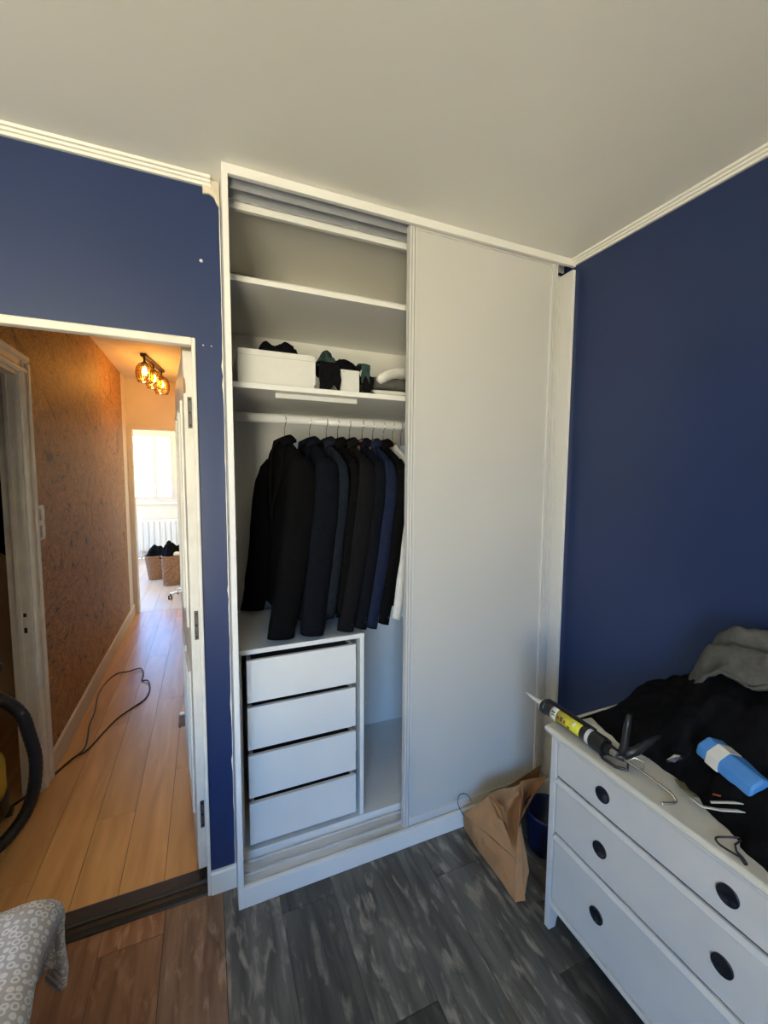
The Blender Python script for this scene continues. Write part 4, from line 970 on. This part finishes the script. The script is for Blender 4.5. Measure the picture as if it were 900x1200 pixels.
dv = tag(mb.build('duvet', 'ring_print_cotton', smooth=True, solid=0.02), 'grey duvet printed with white rings, draped over the bed corner', 'duvet')

# ================================================================== HALLWAY THINGS
# ceiling lamp
lp = tag(empty('ceiling_lamp', (-0.50, 3.0, HC)), 'bronze ceiling lamp with three amber glass shades in the hallway', 'lamp')
A, Bp = Vector((-0.545, 2.80, HC-0.012)), Vector((-0.445, 3.40, HC-0.012))
dv_ = (Bp-A).normalized(); sd_ = dv_.cross(Vector((0, 0, 1)))
mb = MB(); vs = []
for z_ in (HC-0.024, HC-0.001):
    for (p, s) in ((A, -1), (Bp, -1), (Bp, 1), (A, 1)):
        q = p+sd_*0.024*s; vs.append((q.x, q.y, z_))
mb.add(vs, [(0, 3, 2, 1), (4, 5, 6, 7), (0, 1, 5, 4), (1, 2, 6, 5), (2, 3, 7, 6), (3, 0, 4, 7)]).build('mounting_bar', 'bronze', lp, bevel=0.003)
for i, t in enumerate((0.06, 0.5, 0.94)):
    c = A.lerp(Bp, t); zt = HC-0.085
    MB().tube([(c.x, c.y, HC-0.02), (c.x, c.y, zt)], 0.009, 8).build('stem', 'bronze', lp, smooth=True)
    MB().lathe([(0.012, zt+0.022), (0.030, zt+0.004), (0.032, zt-0.004)], (c.x, c.y, 0), 14).build('cap', 'bronze', lp, smooth=True)
    prof_ = [(0.044, zt-0.002), (0.064, zt-0.030), (0.071, zt-0.075), (0.067, zt-0.120), (0.054, zt-0.155)]
    shd = MB().lathe(prof_, (c.x, c.y, 0), 12, cap=False).build('shade', 'amber_glass', lp, solid=0.0)
    cg_ = MB()
    for k_ in range(12):
        a = 2*PI*(k_+0.0)/12
        cg_.tube([(c.x+r_*1.015*math.cos(a), c.y+r_*1.015*math.sin(a), z_) for (r_, z_) in prof_], 0.0022, 5)
    for (r_, z_) in prof_:
        cg_.tube([(c.x+r_*1.015*math.cos(2*PI*k_/24), c.y+r_*1.015*math.sin(2*PI*k_/24), z_) for k_ in range(24)], 0.0022 if 0 < prof_.index((r_, z_)) < 4 else 0.0035, 5, closed=True)
    cg_.build('cage', 'bronze', shd)
    MB().lathe([(0.004, zt-0.02), (0.016, zt-0.04), (0.022, zt-0.065), (0.016, zt-0.09), (0.004, zt-0.098)], (c.x, c.y, 0), 12).build('bulb', 'bulb_light', shd, smooth=True)
    l = bpy.data.lights.new('bulb_glow', 'POINT'); l.energy = 3.2; l.color = (1.0, 0.58, 0.24); l.shadow_soft_size = 0.02
    lo = bpy.data.objects.new('bulb_glow', l); COL.objects.link(lo); lo.location = (c.x, c.y, zt-0.118); lo.parent = lp; lo.matrix_parent_inverse = pinv(lp)

# light switch
ls = tag(empty('light_switch', (HX, 1.14, 1.33)), 'white double light switch on the brown wallpaper', 'light switch')
MB().box((HX, 1.120, 1.243), (HX+0.013, 1.200, 1.420)).build('plate', 'white_plastic', ls, bevel=0.003)
for z_ in (1.290, 1.374):
    MB().box((HX+0.013, 1.134, z_-0.030), (HX+0.019, 1.186, z_+0.030)).build('rocker', 'white_plastic', ls, bevel=0.003)

# power cord on the hall floor
cpts = [(-1.02, 0.83, 0.006), (-0.93, 0.95, 0.006), (-0.86, 1.06, 0.005), (-0.80, 1.20, 0.005), (-0.755, 1.29, 0.005), (-0.765, 1.42, 0.005), (-0.785, 1.56, 0.006), (-0.79, 1.72, 0.005), (-0.82, 1.98, 0.006), (-0.805, 2.18, 0.005), (-0.755, 2.30, 0.006), (-0.68, 2.29, 0.012), (-0.600, 2.32, 0.012), (-0.565, 2.22, 0.008), (-0.560, 2.10, 0.006), (-0.515, 2.06, 0.012), (-0.490, 1.92, 0.006), (-0.505, 1.78, 0.005), (-0.57, 1.68, 0.005), (-0.635, 1.58, 0.005), (-0.685, 1.44, 0.005), (-0.735, 1.27, 0.006), (-0.78, 1.22, 0.012), (-0.825, 1.15, 0.006), (-0.88, 1.03, 0.006), (-0.96, 0.92, 0.006), (-1.02, 0.86, 0.006)]
tag(MB().tube(smooth_path(cpts), 0.0048, 8).build('power_cord', 'black_plastic', smooth=True), 'black power cord looping over the oak hallway floor', 'cord')

# vacuum cleaner in the side doorway
vc = tag(empty('vacuum_cleaner', (-1.08, 0.80, 0)), 'yellow and black vacuum cleaner half hidden in the side doorway', 'vacuum cleaner')
vx, vy = -1.075, 0.80
MB().lathe([(0.13, 0.035), (0.145, 0.06), (0.145, 0.12), (0.135, 0.135)], (vx, vy, 0), 28).build('base', 'black_plastic', vc, smooth=True)
MB().lathe([(0.133, 0.135), (0.140, 0.16), (0.140, 0.28), (0.128, 0.315), (0.08, 0.335), (0.01, 0.338)], (vx, vy, 0), 28).build('tank', 'yellow_plastic', vc, smooth=True)
MB().tube([(vx-0.07, vy, 0.33), (vx-0.06, vy, 0.40), (vx+0.06, vy, 0.40), (vx+0.07, vy, 0.33)], 0.013, 8).build('carry_handle', 'black_plastic', vc, smooth=True)
for a in (0.4, 1.97, 3.54, 5.11):
    MB().lathe([(0.020, -0.012), (0.024, 0), (0.020, 0.012)], (vx+0.140*math.cos(a), vy+0.140*math.sin(a), 0.024), 14, 'x').build('caster', 'black_plastic', vc, smooth=True)
hp = [(-1.00, 0.74, 0.60), (-0.93, 0.75, 0.615), (-0.885, 0.75, 0.585), (-0.842, 0.755, 0.52), (-0.822, 0.76, 0.42), (-0.806, 0.76, 0.31), (-0.808, 0.74, 0.20), (-0.830, 0.72, 0.11), (-0.865, 0.68, 0.055), (-0.91, 0.62, 0.030), (-0.99, 0.55, 0.028), (-1.08, 0.52, 0.03)]
P = smooth_path(hp, 14); m_ = MB()
MB().tube(P, [0.0255+0.0008*math.sin(i*1.9) for i in range(len(P))], 12).build('hose', 'black_plastic', vc, smooth=True)
MB().tube([(-1.0, 0.74, 0.60), (-0.96, 0.76, 0.66), (-0.93, 0.78, 0.76)], [0.034, 0.036, 0.030], 12).build('hose_handle', 'black_plastic', vc, smooth=True)

# dark patterned coat in the side room
ct = heap('hanging_coat', (0, 0, 0), 0.16, 0.34, 0.11, 'black_cotton', seed=51, fold=0.03, ridges=0.5)
ct.rotation_euler = (math.radians(90), 0, 0); ct.location = (-1.16, 1.849, 1.32)
tag(ct, 'dark patterned coat hanging in the side room', 'coat')

# radiator under far window
rd = tag(empty('radiator', (-0.95, YF-0.09, 0.1)), 'cream panel radiator below the far window', 'radiator')
MB().box((-1.26, YF-0.085, 0.15), (-0.40, YF-0.045, 0.74)).build('panel', 'radiator_enamel', rd, bevel=0.004)
for i in range(9):
    x_ = -1.215+i*0.094
    MB().box((x_-0.034, YF-0.103, 0.18), (x_+0.034, YF-0.083, 0.71)).build('fin', 'radiator_enamel', rd, bevel=0.010)
for x_ in (-1.1, -0.55):
    bx((x_-0.02, YF-0.046, 0.60), (x_+0.02, YF-0.002, 0.64)).build('bracket', 'radiator_enamel', rd)
for x_ in (-1.22, -0.44):
    MB().tube([(x_, YF-0.065, 0.15), (x_, YF-0.065, 0.0)], 0.009, 8).build('pipe', 'radiator_enamel', rd, smooth=True)

# laundry baskets
def basket(x_, y_, r0, r1, h, label, sq):
    e = tag(empty('wicker_basket', (x_, y_, 0)), label, 'basket', 'wicker baskets in the far room')
    def ring(r_, z_, w=0):
        o = []
        for k_ in range(32):
            t = 2*PI*k_/32; c_, s_ = math.cos(t), math.sin(t); p_ = sq
            f = (abs(c_)**p_+abs(s_)**p_)**(-1/p_)
            o.append((x_+r_*f*c_*(1+w*(1 if k_ % 2 else -1)), y_+r_*f*s_*(1+w*(1 if k_ % 2 else -1)), z_))
        return o
    rings = []; nr = 14
    for i in range(nr+1):
        rings.append(ring(r0+(r1-r0)*i/nr, h*i/nr+0.001, 0.016*(1 if i % 2 else -1)))
    rings += [ring(r1-0.012, h), ring(r1-0.02, h*0.75), ring(r0-0.01, 0.012)]
    MB().loft(rings).build('body', 'wicker', e, smooth=False)
    MB().tube([Vector(p) for p in ring(r1-0.004, h)], 0.011, 6, closed=True).build('rim', 'wicker', e, smooth=True)
    return e
basket(-0.515, 5.30, 0.155, 0.170, 0.42, 'taller square wicker laundry basket, front right', 5)
basket(-0.800, 5.72, 0.105, 0.150, 0.36, 'smaller tapered wicker basket, behind on the left', 3)
tag(heap('dark_laundry', (-0.53, 5.30, 0.38), 0.155, 0.155, 0.13, 'black_cotton', seed=61, fold=0.11, fs=11, ridges=0.8, n=56, rn=22), 'dark laundry piled in the taller basket', 'clothing')
tag(heap('dark_laundry', (-0.79, 5.72, 0.33), 0.145, 0.145, 0.10, 'black_cotton', seed=62, fold=0.10, fs=12, ridges=0.8, n=56, rn=22), 'dark laundry piled in the smaller basket', 'clothing')
tag(heap('white_laundry', (-0.46, 5.19, 0.435), 0.09, 0.05, 0.05, 'white_cotton', seed=63, fold=0.02, fs=14), 'white garment tucked at the front of the taller basket', 'clothing')
# office chair foot reaching in from behind the door
oc = tag(empty('office_chair', (-0.17, 4.53, 0)), 'office chair foot with caster behind the hallway door', 'chair')
MB().tube([(-0.17, 4.53, 0.10), (-0.36, 4.47, 0.085), (-0.52, 4.42, 0.070)], [0.022, 0.018, 0.014], 8).build('foot', 'chrome', oc, smooth=True)
MB().tube([(-0.52, 4.42, 0.075), (-0.52, 4.42, 0.04)], 0.008, 8).build('caster_stem', 'bronze', oc, smooth=True)
for dx_ in (-0.014, 0.014):
    MB().lathe([(0.018, -0.009), (0.026, -0.006), (0.026, 0.006), (0.018, 0.009)], (-0.525+dx_, 4.42, 0.026), 16, 'x').build('caster_wheel', 'black_plastic', oc, smooth=True)
MB().tube([(-0.17, 4.53, 0.07), (-0.17, 4.53, 0.44)], 0.025, 10).build('gas_column', 'black_plastic', oc, smooth=True)
for a in (1.0, 2.25, 3.5, 4.75):
    if abs(math.degrees(a)-200) > 5:
        px_, py_ = -0.17+0.30*math.cos(a-1.1-0.9), 4.53+0.30*math.sin(a-1.1-0.9)
        f_ = MB().tube([(-0.17, 4.53, 0.10), (px_, py_, 0.072)], [0.022, 0.014], 8).build('foot', 'chrome', oc, smooth=True)
        MB().lathe([(0.018, -0.012), (0.026, -0.008), (0.026, 0.008), (0.018, 0.012)], (px_, py_, 0.026), 14, 'x').build('caster_wheel', 'black_plastic', oc, smooth=True)
MB().box((-0.34, 4.31, 0.44), (0.06, 4.75, 0.50)).build('seat', 'black_plastic', oc, bevel=0.02)
